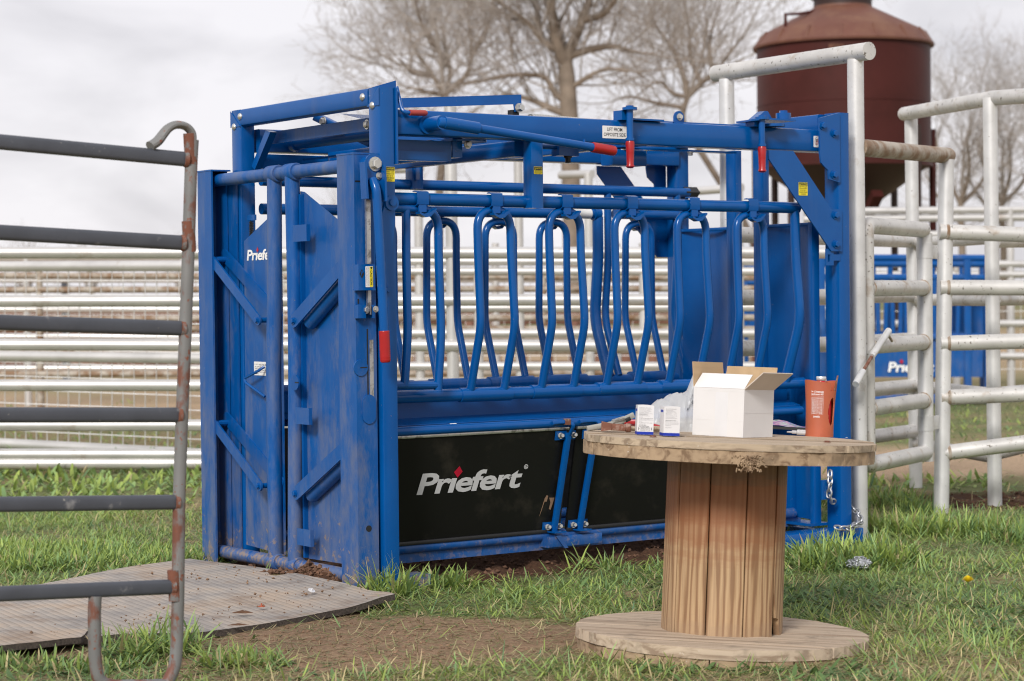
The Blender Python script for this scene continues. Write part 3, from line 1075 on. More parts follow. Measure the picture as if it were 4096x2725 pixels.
P('roof_plate', MB().plate([(0.30, W - 0.14, 1.86), (0.30, 0.55, 1.86), (0.34, 0.95, 1.86)], (0, 0, 0.008)).disc((0.52, 0.15, 1.885), (0, 0, 1), 0.1, 0.008, 24))
P('bolt', MB().hexbolt((0.17, 1.12, 1.955), (-1, 0, 0), 0.014, 0.016), 'steel')
P('bolt', MB().hexbolt((0.16, 0.735, 2.005), (-1, 0, 0), 0.016, 0.016), 'steel')
P('bolt', MB().hexbolt((0.113, 0.285, 1.957), (-1, 0, 0), 0.016, 0.014), 'steel')
P('bolt', MB().hexbolt((0.505, 0.10, 1.872), (0, -1, 0), 0.014, 0.02), 'steel')
# control arm and spring above the roof
P('control_arm', MB().plate([(0.10, 0.35, 2.064), (0.972, 0.35, 2.125), (0.972, 0.35, 2.05), (0.935, 0.35, 2.05), (0.930, 0.35, 2.084), (0.10, 0.35, 2.027)], (0, 0.006, 0)).plate([(0.10, 0.35, 2.064), (0.972, 0.35, 2.125), (0.972, 0.39, 2.125), (0.10, 0.39, 2.064)], (0, 0, 0.005)))
P('bolt', MB().hexbolt((0.955, 0.348, 2.068), (0, -1, 0), 0.016, 0.03), 'steel')
P('arm_bracket', MB().box(0.93, 0.965, 0.36, 0.40, 2.0, 2.06), 'black')
pts_ = []
for k in range(26 * 10 + 1):
    a = 2 * math.pi * k / 10
    t = k / 260
    pts_.append((1.20 + 0.42 * t, 0.6 + 0.034 * math.cos(a), 2.036 - 0.012 * t + 0.034 * math.sin(a)))
P('return_spring', MB().tube(pts_, 0.0042, 6), 'steel')
P('spring_mount', MB().box(1.33, 1.40, 0.40, 0.43, 2.0, 2.035).plate([(1.18, .42, 2.0), (1.33, .42, 2.03), (1.33, .42, 2.0)], (0, .006, 0)))
P('roof_linkage', MB().box(0.70, 0.93, 0.30, 0.45, 1.985, 2.012).disc((0.84, 0.36, 2.012), (0, 0, 1), 0.035, 0.02), 'blue')
P('slide_rail', MB().bar((1.55, 0.17, 2.012), (2.2, 0.17, 2.012), 0.02, 0.02, (0, 0, 1), 0.002).box(1.33, 1.52, 0.0, 0.11, 2.003, 2.011))
P('pulley_bracket', MB().plate([(1.622 + 0.028 + 0.03 * math.cos(a), 0.05, 2.03 + 0.03 * math.sin(a)) for a in [math.pi * k / 8 for k in range(9)]] + [(1.62, 0.05, 2.003), (1.68, 0.05, 2.003)], (0, 0.007, 0)).box(1.62, 1.74, 0.04, 0.08, 2.003, 2.008))
P('bolt', MB().hexbolt((1.65, 0.049, 2.032), (0, -1, 0), 0.012, 0.016), 'steel')
# top blade and hanging rod handle at the near corner
P('corner_blade', MB().plate([(0.0, 0.055, 2.091), (0.117, 0.055, 2.125), (0.117, 0.055, 2.083), (0.085, 0.055, 2.083)], (0, 0.008, 0)))
rod = P('latch_rod', MB().tube(rpath([(0.104, 0.03, 2.095), (0.109, 0.0, 2.0), (0.118, -0.012, 1.986), (0.142, -0.015, 1.986)], 0.02), 0.0085, 10))
P('grip', MB().tube([(0.138, -0.015, 1.986), (0.216, -0.015, 1.987), (0.224, -0.015, 1.987)], [0.0125, 0.0125, 0.008], 14), 'red_faded', rod)

# squeeze lever on its stub axle
lv = P('squeeze_lever', MB().tube([(0.245, 0.02, 1.942), (0.245, -0.105, 1.942)], 0.031, 18)
       .tube([(0.243, 0.019, 1.942), (0.243, 0.004, 1.942)], 0.041, 20)
       .tube([(0.222, -0.10, 1.9435), (0.2245, -0.10, 1.9432), (0.234, -0.10, 1.9425), (0.258, -0.10, 1.9405)], [0.008, 0.018, 0.023, 0.023], 16)
       .tube([(0.252, -0.10, 1.942), (0.424, -0.10, 1.9245), (0.428, -0.10, 1.924)], [0.0265, 0.0265, 0.021], 18)
       .tube([(0.42, -0.10, 1.925), (1.06, -0.10, 1.861)], 0.0185, 16)
       .disc((0.986, -0.10, 1.885), (0, 0, 1), 0.005, 0.012, 8).disc((0.255, -0.10, 1.965), (0, 0, 1), 0.005, 0.008, 8))


def ribbed(p0, p1, r, ribs):
    p0, p1 = V(p0), V(p1)
    a, rr = [], []
    for k in range(ribs * 2 + 1):
        a.append(p0 + (p1 - p0) * (k / (ribs * 2) * 0.85))
        rr.append(r * (1.0 if k % 2 else 0.92))
    for t, q in ((0.9, 0.97), (0.97, 0.9), (1.0, 0.7)):
        a.append(p0 + (p1 - p0) * t)
        rr.append(r * q)
    return MB().tube(a, rr, 16)


P('grip', ribbed((1.03, -0.10, 1.864), (1.157, -0.10, 1.851), 0.0235, 12), 'red_grip', lv, 60)

# two hanging latch handles on the beam
for x, top in ((1.297, 2.047), (2.086, 2.035)):
    h_ = P('latch_handle', MB().tube([(x, -0.03, top), (x, -0.03, 1.9)], 0.0155, 14).tube([(x, -0.03, 1.918), (x, -0.03, 1.906)], 0.0205, 14)
           .disc((x, -0.03, top - 0.004), (0, 0, 1), 0.034, 0.012, 16).disc((x, -0.03, top + 0.008), (0, 0, 1), 0.018, 0.008, 8)
           .box(x - 0.031, x + 0.031, -0.012, 0.05, 2.0, top - 0.004))
    P('grip', MB().tube([(x, -0.03, 1.904), (x, -0.03, 1.895), (x, -0.03, 1.85), (x, -0.03, 1.80), (x, -0.03, 1.79), (x, -0.03, 1.783)], [0.018, 0.0205, 0.018, 0.016, 0.0205, 0.012], 16), 'red_grip', h_, 60)
P('latch_plate', MB().plate([(2.02, -0.03, 2.022), (2.09, -0.055, 2.03), (2.29, -0.045, 2.03), (2.29, 0.08, 2.03), (2.04, 0.1, 2.022)], (0, 0, 0.008)).disc((2.25, -0.0, 2.04), (0, 0, 1), 0.036, 0.03, 16).disc((2.25, 0.0, 2.07), (0, 0, 1), 0.02, 0.012, 6)
  .plate([(2.09, 0.02, 2.038), (2.15, 0.02, 2.078), (2.17, 0.02, 2.078), (2.20, 0.02, 2.038)], (0, 0.05, 0)).disc((2.18, 0.0, 2.003), (0, 0, 1), 0.06, 0.012, 20))

# gussets and diagonal brace of the rear frame (plates with real thickness, both sides)
for y, s in ((-0.012, 1), (W + 0.003, 1)):
    P('gusset', MB().plate([(2.471, y, 2.055), (2.606, y, 2.086), (2.607, y, 1.755), (2.60, y, 1.748), (2.531, y, 1.763), (2.527, y, 1.806), (2.50, y, 1.825), (2.481, y, 1.841), (2.473, y, 1.887)], (0, 0.009, 0)))
    P('brace', MB().plate([(2.143, y, 1.892), (2.30, y, 1.892), (2.546, y, 1.618), (2.615, y, 1.618), (2.615, y, 1.415), (2.544, y, 1.415), (2.145, y, 1.85)], (0, 0.008, 0)))
for x, z in ((2.49, 2.02), (2.567, 1.985), (2.563, 1.785), (2.57, 1.59), (2.572, 1.45)):
    P('bolt', MB().hexbolt((x, -0.013, z), (0, -1, 0), 0.0155, 0.017), 'blue')
P('hasp', MB().box(2.516, 2.527, -0.004, 0.003, 1.347, 1.427).box(2.545, 2.566, -0.004, 0.003, 1.347, 1.427).box(2.527, 2.545, -0.004, 0.003, 1.40, 1.427).box(2.527, 2.545, -0.004, 0.003, 1.347, 1.365).box(2.566, 2.61, -0.004, 0.003, 1.37, 1.40))

# hangers that carry the squeeze sides
P('hanger', MB().bar((0.826, 0.062, 1.60), (0.826, 0.062, 1.896), 0.066, 0.066, (0, 1, 0), 0.007))
P('hanger', MB().bar((0.93, W - 0.12, 1.74), (0.93, W - 0.12, 1.896), 0.066, 0.066, (0, 1, 0), 0.007).box(0.91, 0.918, W - 0.2, W - 0.1, 1.78, 1.93))
P('bolt', MB().hexbolt((0.905, W - 0.16, 1.88), (-1, 0, 0), 0.016, 0.02), 'steel')
P('pivot_link', MB().tube([(0.90, 0.2, 1.885), (1.28, 0.2, 1.885)], 0.012, 10).box(1.05, 1.16, 0.17, 0.23, 1.845, 1.9))
P('pivot_bolt', MB().hexbolt((1.12, 0.2, 1.845), (0, 0, -1), 0.014, 0.03), 'black')
P('end_channel', MB().bar((1.42, 0.30, 1.855), (1.62, 0.30, 1.855), 0.09, 0.075, (0, 0, 1), 0.01).box(1.5, 2.2, 0.28, 0.33, 1.895, 1.903))
for x in (1.49, 1.62, 1.9):
    P('bolt', MB().hexbolt((x, 0.27, 1.893), (0, 0, -1), 0.012, 0.018), 'steel')


# squeeze sides. side = +1 near, mirrored across for the far one
def my(y, s):
    return y if s > 0 else W - y


def drop_bar_mesh(s):
    hw = 0.087
    yb_, yt_ = my(0.074, s), my(0.086, s)
    pts = [(-hw + 0.005, my(0.166, s), 0.80), (-hw + 0.003, yb_, 1.09), (-hw, yt_, 1.40), (-hw, my(0.09, s), 1.585), (0, my(0.09, s), 1.592), (hw, my(0.09, s), 1.585), (hw, yt_, 1.40), (hw + 0.010, yb_, 1.09), (hw + 0.010, my(0.166, s), 0.80)]
    p = rpath(pts[:3], 0.05, 4)[:-1] + rpath([pts[2], (-hw, my(0.09, s), 1.59), (hw, my(0.09, s), 1.59), pts[6]], 0.085, 8) + rpath(pts[6:], 0.05, 4)[1:]
    return MB().tube(p, 0.0188, 14)


def clamp_mesh(s):
    y = my(0.09, s)
    k = -1 if s > 0 else 1
    mb = MB()
    ring = [(0.0, 0.034), (0.016, 0.036), (0.036, 0.03), (0.040, 0.0), (0.036, -0.024), (0.02, -0.032)]
    mb.plate([(0, y + k * a, 1.631 + b_) for a, b_ in ring] + [(0, y + k * a * 0.88, 1.631 + b_ * 0.88) for a, b_ in ring[::-1]], (0.058, 0, 0))
    mb.box(0.010, 0.048, y + k * 0.03 - 0.004, y + k * 0.03 + 0.004, 1.575, 1.625)
    lip = [(-0.002, 1.576), (0.022, 1.566), (0.05, 1.572), (0.083, 1.592), (0.086, 1.586), (0.055, 1.556), (0.03, 1.552), (0.0, 1.566)]
    mb.plate([(a, y + k * 0.058, b_) for a, b_ in lip], (0, -k * 0.034, 0))
    return mb


for s, xs_ in ((1, (0.632, 1.015, 1.383, 1.750, 2.112)), (-1, (0.74, 1.105, 1.452, 1.785, 2.342))):
    me_b = mesh('drop_bar', drop_bar_mesh(s), M['blue'], (0, 0, 0))
    me_c = mesh('bar_latch', clamp_mesh(s), M['blue'], (0, 0, 0))
    for i, x in enumerate(xs_):
        link('drop_bar', me_b, chute, V((x, 0, 0)) - origin_of(chute))
        link('bar_latch', me_c, chute, V((x - 0.035 if s > 0 else x - 0.02, 0, 0)) - origin_of(chute))
    if s > 0:
        link('bar_latch', me_c, chute, V((0.215, 0, 0)) - origin_of(chute))
    y9 = my(0.09, s)
    x1 = 2.43 if s > 0 else 2.69
    if s > 0:
        P('top_rail', MB().tube([(0.09, y9, 1.631), (2.42, y9, 1.627)], 0.027, 18))
        P('end_upright', MB().tube(rpath([(2.40, 0.09, 1.62), (2.402, 0.088, 1.40), (2.412, 0.068, 1.09), (2.40, 0.165, 0.79)], 0.08), 0.024, 14))
    else:
        P('top_rail', MB().tube([(0.09, 1.2, 1.764), (2.66, 1.2, 1.756)], 0.0255, 16))
        P('rail_cap', MB().tube([(2.63, 1.2, 1.757), (2.72, 1.2, 1.757)], 0.03, 4), 'black')
        lr = P('lower_top_rail', MB().tube([(0.09, 1.2, 1.632), (2.02, 1.2, 1.636)], 0.026, 16).tube([(2.02, 1.2, 1.636), (2.06, 1.2, 1.636)], [0.034, 0.034], 16).tube([(2.16, 1.2, 1.636), (2.62, 1.2, 1.636)], 0.026, 16))
        P('barcode_label', MB().tube([(1.835, 1.2, 1.6355), (2.0, 1.2, 1.6358)], 0.0268, 16), 'white_label', lr)
        bc = MB()
        for k in range(14):
            x = 1.855 + 0.004 * k + random.uniform(0, 0.001)
            bc.plate([(x, 1.1727, 1.645), (x + random.uniform(.001, .0025), 1.1727, 1.645), (x + .002, 1.1727, 1.632), (x, 1.1727, 1.632)], (0, -0.0004, 0))
        P('barcode', bc, 'ink', lr)
        for x in (2.052, 2.118):
            P('end_upright', MB().tube(rpath([(x, 1.2, 1.75 if x > 2.1 else 1.62), (x, 1.2, 1.40), (x, 1.235, 1.09), (x + 0.015, 1.14, 0.80)], 0.08), 0.029 if x < 2.1 else 0.02, 14), 'blue_mid')
        P('end_upright', MB().tube(rpath([(2.58, 1.2, 1.75), (2.58, 1.2, 1.40), (2.58, 1.235, 1.09), (2.59, 1.14, 0.80)], 0.08), 0.022, 14))
    # hinge pipe with the rotating sleeves of the drop bars
    yh = my(0.172, s)
    P('hinge_pipe', MB().tube([(0.10, yh, 0.789), (2.52, yh, 0.775)], 0.0275, 18), 'blue' if s > 0 else 'blue_mid')
    for x in xs_:
        P('hinge_sleeve', MB().tube([(x - 0.135, yh, 0.786), (x + 0.135, yh, 0.784)], 0.0315, 18), 'blue' if s > 0 else 'blue_mid')
    # recessed sheet, ledge, lower pipe
    y1, y2, y3 = my(0.265, s), my(0.17, s), my(0.165, s)
    P('side_sheet', MB().box(0.10, 2.50, min(y1, y1 + 0.004), max(y1, y1 + 0.004), 0.66, 0.775).plate([(0.10, y1, 0.69), (0.10, y2, 0.668), (0.10, y2, 0.664), (0.10, y1, 0.686)], (2.40, 0, 0)))
    P('panel_pipe', MB().tube([(0.10, y3, 0.642), (2.50, y3, 0.642)], 0.021, 14))
    P('bottom_pipe', MB().tube([(0.09, my(0.28, s), 0.125), (2.55, my(0.28, s), 0.125)], 0.026, 16), 'blue_mid')
fx = P('fixed_bar', MB().tube(rpath([(0.09, 0.09, 1.592), (0.345, 0.09, 1.588), (0.340, 0.086, 1.40), (0.348, 0.083, 1.05), (0.330, 0.088, 0.815)], 0.1, 8), 0.0188, 14)
       .tube(rpath([(0.182, 0.09, 1.585), (0.177, 0.086, 1.40), (0.178, 0.083, 1.06), (0.162, 0.088, 0.84)], 0.06, 5), 0.0188, 14)
       .tube([(0.09, 0.088, 0.845), (0.327, 0.088, 0.838)], 0.017, 10))


# black rubber side panels, sloping inwards; surface map (x, z, lift)
def slope(x, z, t=0.0):
    return (x, 0.17 + (0.613 - z) * 0.194 - t, z - t * 0.19)


def slope_far(x, z, t=0.0):
    p = slope(x, z, t)
    return (p[0], W - p[1], p[2])


def on_slope(q0, q1):
    return [slope(q0[0], q0[1]), slope(q1[0], q1[1])]


pan = None
for x0, x1 in ((0.10, 1.085), (1.132, 2.30)):
    pn = P('rubber_panel', MB().plate([slope(x0, 0.145), slope(x1, 0.145), slope(x1, 0.612), slope(x0, 0.612)], (0, 0.012, 0.002)), 'rubber')
    P('panel_edge', MB().bar(slope(x0, 0.617), slope(x1, 0.617), 0.012, 0.016, (0, 0, 1), 0.003), 'bare_steel', pn)
    P('panel_edge', MB().bar(slope(x0, 0.148, 0.004), slope(x1, 0.148, 0.004), 0.014, 0.018, (0, 0, 1), 0.004), 'black', pn)
    P('panel_edge', MB().bar(slope(x1 - 0.006, 0.15, 0.006), slope(x1 - 0.006, 0.608, 0.006), 0.02, 0.012, (0, -1, 0), 0.004), 'black', pn)
    pan = pan or pn
    P('rubber_panel', MB().plate([slope_far(x0, 0.145), slope_far(x1, 0.145), slope_far(x1, 0.612), slope_far(x0, 0.612)], (0, 0.012, 0.002)), 'rubber')
# lettering on the first panel
lg = MB()
lf = lambda x, z: slope(x, z, 0.0026)
text(lg, 'Pr\u0131efert', lf, 0.297, 0.852, 0.358, 0.453, 0.026, 0.16, 0.93)
P('logo_lettering', lg, 'logo_grey', pan, 0)
dm = MB().add([lf(0.482, 0.449), lf(0.503, 0.424), lf(0.527, 0.449), lf(0.508, 0.475)], [(0, 1, 2, 3)])
P('logo_diamond', dm, 'logo_red', pan, 0)
rg = MB()
ro = [(0.868 + 0.011 * math.cos(a), 0.452 + 0.0105 * math.sin(a)) for a in [2 * math.pi * k / 20 for k in range(20)]]
ri = [(0.868 + 0.009 * math.cos(a), 0.452 + 0.0085 * math.sin(a)) for a in [2 * math.pi * k / 20 for k in range(20)]]
rg.add([lf(*p) for p in ro] + [lf(*p) for p in ri], [(i, (i + 1) % 20, 20 + (i + 1) % 20, 20 + i) for i in range(20)])
text(rg, 'R', lf, 0.8645, 0.8720, 0.4465, 0.4575, 0.01)
P('trademark_ring', rg, 'logo_white', pan, 0)
scf = MB()
for q in ([(0.99, 0.30), (1.0, 0.315), (1.008, 0.31), (1.004, 0.285), (0.992, 0.285)], [(1.015, 0.302), (1.045, 0.3), (1.04, 0.28), (1.03, 0.245), (1.02, 0.25), (1.025, 0.28)], [(0.99, 0.3), (0.993, 0.29), (0.972, 0.22), (0.970, 0.22)]):
    scf.add([lf(*p) for p in q], [tuple(range(len(q)))])
P('scuff_mark', scf, 'clod_dry', pan, 0)
# hinge rods with brackets and bolts
for xt, xb in ((1.072, 1.048), (1.225, 1.193)):
    hr = P('panel_bar', MB().bar(slope(xt, 0.60, 0.02), slope(xb, 0.15, 0.02), 0.028, 0.02, (0, -1, 0), 0.004))
    P('bracket', MB().plate([slope(xt - 0.062, 0.606, 0.004), slope(xt + 0.05, 0.606, 0.004), slope(xt + 0.05, 0.565, 0.004), slope(xt - 0.062, 0.565, 0.004)], (0, -0.005, 0)), 'blue', hr)
    P('bracket', MB().plate([slope(xb - 0.056, 0.19, 0.004), slope(xb + 0.05, 0.19, 0.004), slope(xb + 0.05, 0.145, 0.004), slope(xb - 0.056, 0.145, 0.004)], (0, -0.005, 0)).box(xb - 0.03, xb + 0.035, 0.19, 0.25, 0.142, 0.148), 'blue', hr)
    for x, z in ((xt - 0.038, 0.586), (xt + 0.036, 0.586), (xb - 0.032, 0.168), (xb + 0.033, 0.168)):
        P('bolt', MB().hexbolt(slope(x, z, 0.010), (0, -1, 0.1), 0.010, 0.022), 'steel', hr)
    P('hook', MB().tube(rpath([slope(xt + 0.004, 0.59, 0.024), slope(xt + 0.006, 0.640, 0.045), (xt - 0.01, 0.13, 0.648), (xt - 0.075, 0.138, 0.648), (xt - 0.10, 0.138, 0.645)], 0.03), 0.010, 8, flat=0.7), 'blue', hr)
P('rusty_pin', MB().box(1.035, 1.06, 0.118, 0.14, 0.635, 0.662), 'rust')
P('hinge_foot', MB().bar((1.0, 0.25, 0.10), (1.30, 0.25, 0.10), 0.08, 0.05, (0, 0, 1), 0.006).plate([(1.03, 0.2, 0.13), (1.08, 0.2, 0.07), (1.10, 0.2, 0.07), (1.06, 0.2, 0.13)], (0, 0.06, 0)), 'blue_mid')
P('foot_plate', MB().box(0.09, 0.225, 0.0, 0.11, -0.005, 0.045), 'blue_worn')
P('floor_frame', MB().box(0.1, 2.6, 0.28, 0.30, 0.06, 0.10).box(0.1, 2.6, W - 0.30, W - 0.28, 0.06, 0.10), 'blue_mid')

# tail gate: two curved sheets with uprights
for y0, y1, zt in ((0.745, 1.13, 1.548), (0.145, 0.46, 1.55)):
    sh = MB()
    rr = []
    for k in range(9):
        t = k / 8
        y = y0 + (y1 - y0) * t
        x = 2.555 + 0.035 * math.sin(math.pi * t)
        rr.append((x, y))
    sh.add([(x, y, 0.10) for x, y in rr] + [(x, y, zt) for x, y in rr] + [(x + .004, y, 0.10) for x, y in rr] + [(x + .004, y, zt) for x, y in rr],
           [(i + 1, i, 9 + i, 10 + i) for i in range(8)] + [(18 + i, 19 + i, 28 + i, 27 + i) for i in range(8)] + [(9 + i, 27 + i, 28 + i, 10 + i) for i in range(8)])
    dr = P('tail_gate', sh)
    P('gate_stiffener', MB().bar((2.55, y0, zt + 0.002), (2.55, y1, zt + 0.002), 0.012, 0.016, (0, 0, 1), 0.003), 'blue', dr)
    yy = y0 - 0.04 if y0 > 0.5 else y1 + 0.038
    P('gate_upright', MB().bar((2.55, yy, 0.10), (2.55, yy, 1.943), 0.072, 0.05, (1, 0, 0), 0.008), 'blue', dr)
P('rear_jamb', MB().bar((2.56, 0.13, 0.08), (2.56, 0.13, 1.56), 0.03, 0.05, (1, 0, 0), 0.004).bar((2.58, 0.345, 0.09), (2.58, 0.345, 0.8), 0.09, 0.05, (1, 0, 0), 0.006).tube([(2.55, 0.40, 0.20), (2.55, 0.40, 0.40)], 0.016, 10).box(2.5, 2.62, 0.10, 0.45, 0.075, 0.088))


# labels
def lab(par, fn, x0, x1, y0, y1, mat, name, lines, head=None):
    o = P(name, sheet_rect(fn, x0, x1, y0, y1, 0.003), mat, par, 0)
    f1 = lambda x, y: fn(x, y, 0.0014)
    f2 = lambda x, y: fn(x, y, 0.0019)
    if head:
        hz, word = head
        hb_ = MB()
        rect(hb_, f1, x0 + 0.0015, x1 - 0.0015, hz, y1 - 0.0015)
        P('label_header', hb_, 'ink', o, 0)
        hw = MB()
        a = x0 + (x1 - x0) * 0.26
        text(hw, word, f2, a, x1 - 0.004, hz + (y1 - hz) * 0.25, hz + (y1 - hz) * 0.72, 0.012)
        hw.add([f2(x0 + 0.004, hz + (y1 - hz) * 0.15), f2(a - 0.003, hz + (y1 - hz) * 0.15), f2((x0 + a) / 2, y1 - (y1 - hz) * 0.12)], [(0, 1, 2)])
        P('label_heading', hw, 'yellow_label', o, 0)
    if lines:
        tx = MB()
        top = head[0] if head else y1
        n = len(lines)
        st = (top - y0) / (n + 0.4)
        for i, t in enumerate(lines):
            yb = top - st * (i + 1)
            hw_ = (x1 - x0) * 0.45 * max(0.55, len(t) / max(len(q) for q in lines))
            text(tx, t, f1, (x0 + x1) / 2 - hw_, (x0 + x1) / 2 + hw_, yb, yb + st * 0.68, 0.008 if n == 2 else 0.0)
        P('label_text', tx, 'ink', o, 0)
    return o


side = lambda y: (lambda x, z, t=0.0: (x, y - t, z))
lab(chute, side(0.0178), 1.178, 1.316, 1.917, 1.973, 'white_label', 'lift_label', ['LIFT FROM', 'OPPOSITE SIDE'])
lab(chute, side(0.0288), 0.806, 0.852, 1.748, 1.781, 'yellow_label', 'notice_label', ['BEFORE OPERATION', 'LUBRICATE ALL MOVING', 'PARTS WITH WD-40'], (1.765, 'NOTICE'))
lab(chute, side(-0.0125), 2.332, 2.390, 1.681, 1.744, 'yellow_label', 'caution_label', ['KEEP HANDS CLEAR', 'OF MOVING PARTS!', 'DO NOT USE TO', 'TRANSPORT PERSONS', 'OR ANIMALS!'], (1.729, 'CAUTION'))
lab(chute, side(-0.0008), 0.012, 0.070, 1.697, 1.758, 'yellow_label', 'caution_label', ['KEEP HANDS CLEAR', 'OF MOVING PARTS!', 'DO NOT USE TO', 'TRANSPORT PERSONS', 'OR ANIMALS!'], (1.743, 'CAUTION'))
fl = lab(chute, side(0.0178), 2.460, 2.513, 1.917, 1.971, 'white_label', 'flag_label', [])
fs_ = side(0.0178)
st = MB()
for k in range(5):
    rect(st, lambda x, z: fs_(x, z + (x - 2.486) * 0.25, 0.0016), 2.472, 2.502, 1.931 + k * 0.0058, 1.9338 + k * 0.0058)
P('flag_stripes', st, 'red_faded', fl, 0)
st = MB()
rect(st, lambda x, z: fs_(x, z + (x - 2.486) * 0.25, 0.002), 2.472, 2.484, 1.946, 1.959)
q = [(2.487 + 0.021 * math.cos(a), 1.945 + 0.023 * math.sin(a)) for a in [2 * math.pi * k / 24 for k in range(24)]]
q2 = [(2.487 + 0.0195 * math.cos(a), 1.945 + 0.0215 * math.sin(a)) for a in [2 * math.pi * k / 24 for k in range(24)]]
st.add([fs_(*p, 0.0016) for p in q] + [fs_(*p, 0.0016) for p in q2], [(i, (i + 1) % 24, 24 + (i + 1) % 24, 24 + i) for i in range(24)])
P('flag_canton', st, 'print_grey', fl, 0)

# ------------------------------------------------------------------ head gate (part of the chute)
for s in (1, -1):
    def hy(y):
        return y if s > 0 else 1.46 - y
    def hbx(mb, x0, x1, y0, y1, z0, z1):
        a, b_ = sorted((hy(y0), hy(y1)))
        mb.box(x0, x1, a, b_, z0, z1)
    pm = MB()
    hbx(pm, -0.115, -0.106, 0.020, 0.158, -0.02, 1.808)
    hbx(pm, -0.106, -0.026, 0.020, 0.029, -0.02, 1.808)
    hbx(pm, -0.026, -0.016, 0.020, 0.13, -0.02, 1.808)
    hbx(pm, -0.117, -0.014, 0.018, 0.160, 1.808, 1.815)
    gp = P('head_gate_post', pm, 'blue_worn')
    if s < 0:
        P('post_backing', MB().box(-0.012, -0.004, 1.25, 1.443, 0.03, 1.80), 'blue_worn', gp)
P('head_gate_pipe', MB().tube([(-0.06, 0.15, 1.768), (-0.06, 1.43, 1.768)], 0.029, 18), 'blue_worn')
P('head_gate_pipe', MB().tube([(-0.06, 0.15, 0.042), (-0.06, 1.43, 0.039)], 0.030, 18), 'blue_worn')
for s, yt, ym, yb in ((1, 0.637, 0.634, 0.655), (-1, 0.797, 0.824, 0.832)):
    dp = P('neck_door', MB().tube(rpath([(-0.06, yt, 1.765), (-0.06, yt + 0.01 * s * -1, 1.25), (-0.06, ym - 0.008 * s, 0.95), (-0.06, yb, 0.045)], 0.2, 6), 0.0335, 18), 'blue_worn')
    for z, yc in ((1.768, yt), (0.041, yb)):
        P('sleeve', MB().tube([(-0.06, yc - 0.045, z), (-0.06, yc - 0.04, z), (-0.06, yc + 0.04, z), (-0.06, yc + 0.045, z)], [0.036, 0.039, 0.039, 0.036], 20), 'blue_worn', dp)
    if s > 0:
        P('door_plate', MB().plate([(-0.03, 0.62, 1.684), (-0.03, 0.59, 1.680), (-0.03, 0.20, 1.50), (-0.03, 0.12, 1.46), (-0.03, 0.12, 0.083), (-0.03, 0.62, 0.075)], (0.006, 0, 0)), 'blue_worn', dp)
        for z in (1.497, 0.706, 0.179):
            P('bracket', MB().box(-0.097, -0.092, 0.452, 0.57, z - 0.036, z + 0.036).box(-0.092, -0.08, 0.452, 0.458, z - 0.036, z + 0.036), 'blue_mid', dp)
        P('door_edge', MB().box(-0.05, -0.024, 0.585, 0.60, 0.08, 1.67), 'blue', dp)
        P('catch', MB().disc((-0.098, 0.558, 0.85), (-1, 0, 0), 0.034, 0.007, 18), 'blue_mid', dp)
        P('catch_slot', MB().box(-0.106, -0.1052, 0.522, 0.556, 0.848, 0.853), 'black', dp)
    else:
        P('door_plate', MB().plate([(-0.03, 1.145, 1.481), (-0.03, 0.80, 1.625), (-0.03, 0.80, 0.07), (-0.03, 1.165, 0.085)], (0.006, 0, 0)), 'blue_worn', dp)
        lw = MB()
        fx_ = lambda y, z: (-0.0318, 1.118 - y, z)
        text(lw, 'Pr\u0131efert', fx_, 0.0, 0.285, 1.390, 1.440, 0.026, 0.12, 0.93)
        P('logo_lettering', lw, 'logo_white', dp, 0)
        lw = MB().add([fx_(0.090, 1.436), fx_(0.101, 1.425), fx_(0.113, 1.436), fx_(0.103, 1.452)], [(0, 1, 2, 3)])
        P('logo_diamond', lw, 'logo_red', dp, 0)
        nf = lambda y, z, t=0.0: (-0.0302 - t, -y, z)
        nl = P('notice_label', sheet_rect(nf, -1.065, -0.94, 0.868, 0.930, 0.003), 'white_label', dp, 0)
        tx = MB()
        for i, (t, h_) in enumerate((('* * * NOTICE', 0.009), ('USE EXTREME CAUTION', 0.0045), ('WHEN OPERATING HEAD', 0.0045), ('GATE. KEEP CLEAR OF', 0.0045), ('MOVING PARTS AT ALL', 0.0045), ('TIMES.', 0.0045))):
            zb = 0.912 - i * 0.0078
            text(tx, t, lambda y, z: nf(y, z, 0.0012), -1.058, -0.95 if i < 5 else -1.02, zb - 0.0, zb + h_, 0.006)
        P('label_text', tx, 'ink', nl, 0)
        P('pull_hook', MB().tube(rpath([(-0.045, 0.94, 0.91), (-0.07, 0.955, 0.89), (-0.075, 1.075, 0.855), (-0.075, 1.065, 0.835), (-0.05, 0.93, 0.775)], 0.02), 0.0065, 8), 'blue', dp)
        P('spring', MB().tube([(-0.0 + 0.010 * math.cos(2.4 * k), 1.13 + 0.010 * math.sin(2.4 * k), 1.44 + 0.0012 * k) for k in range(110)], 0.0022, 5), 'black', dp)
        P('spring_eye', MB().box(-0.01, 0.0, 1.08, 1.15, 1.575, 1.60).tube([(-0.005, 1.13, 1.57), (-0.005, 1.145, 1.585), (-0.005, 1.13, 1.60), (-0.005, 1.12, 1.585)], 0.004, 6), 'blue', dp)


def arm(a, b_, x, wd=0.048, t=0.009):
    a, b_ = V((x, *a)), V((x, *b_))
    d = (b_ - a).normalized()
    n = V((1, 0, 0)).cross(d)
    pl = []
    for c, sg in ((b_, 1), (a, -1)):
        for k in range(7):
            q = math.pi * (k / 6 - 0.5)
            pl.append(c + d * sg * math.cos(q) * wd / 2 + n * sg * math.sin(q) * wd / 2)
    return MB().plate(pl, (t, 0, 0))


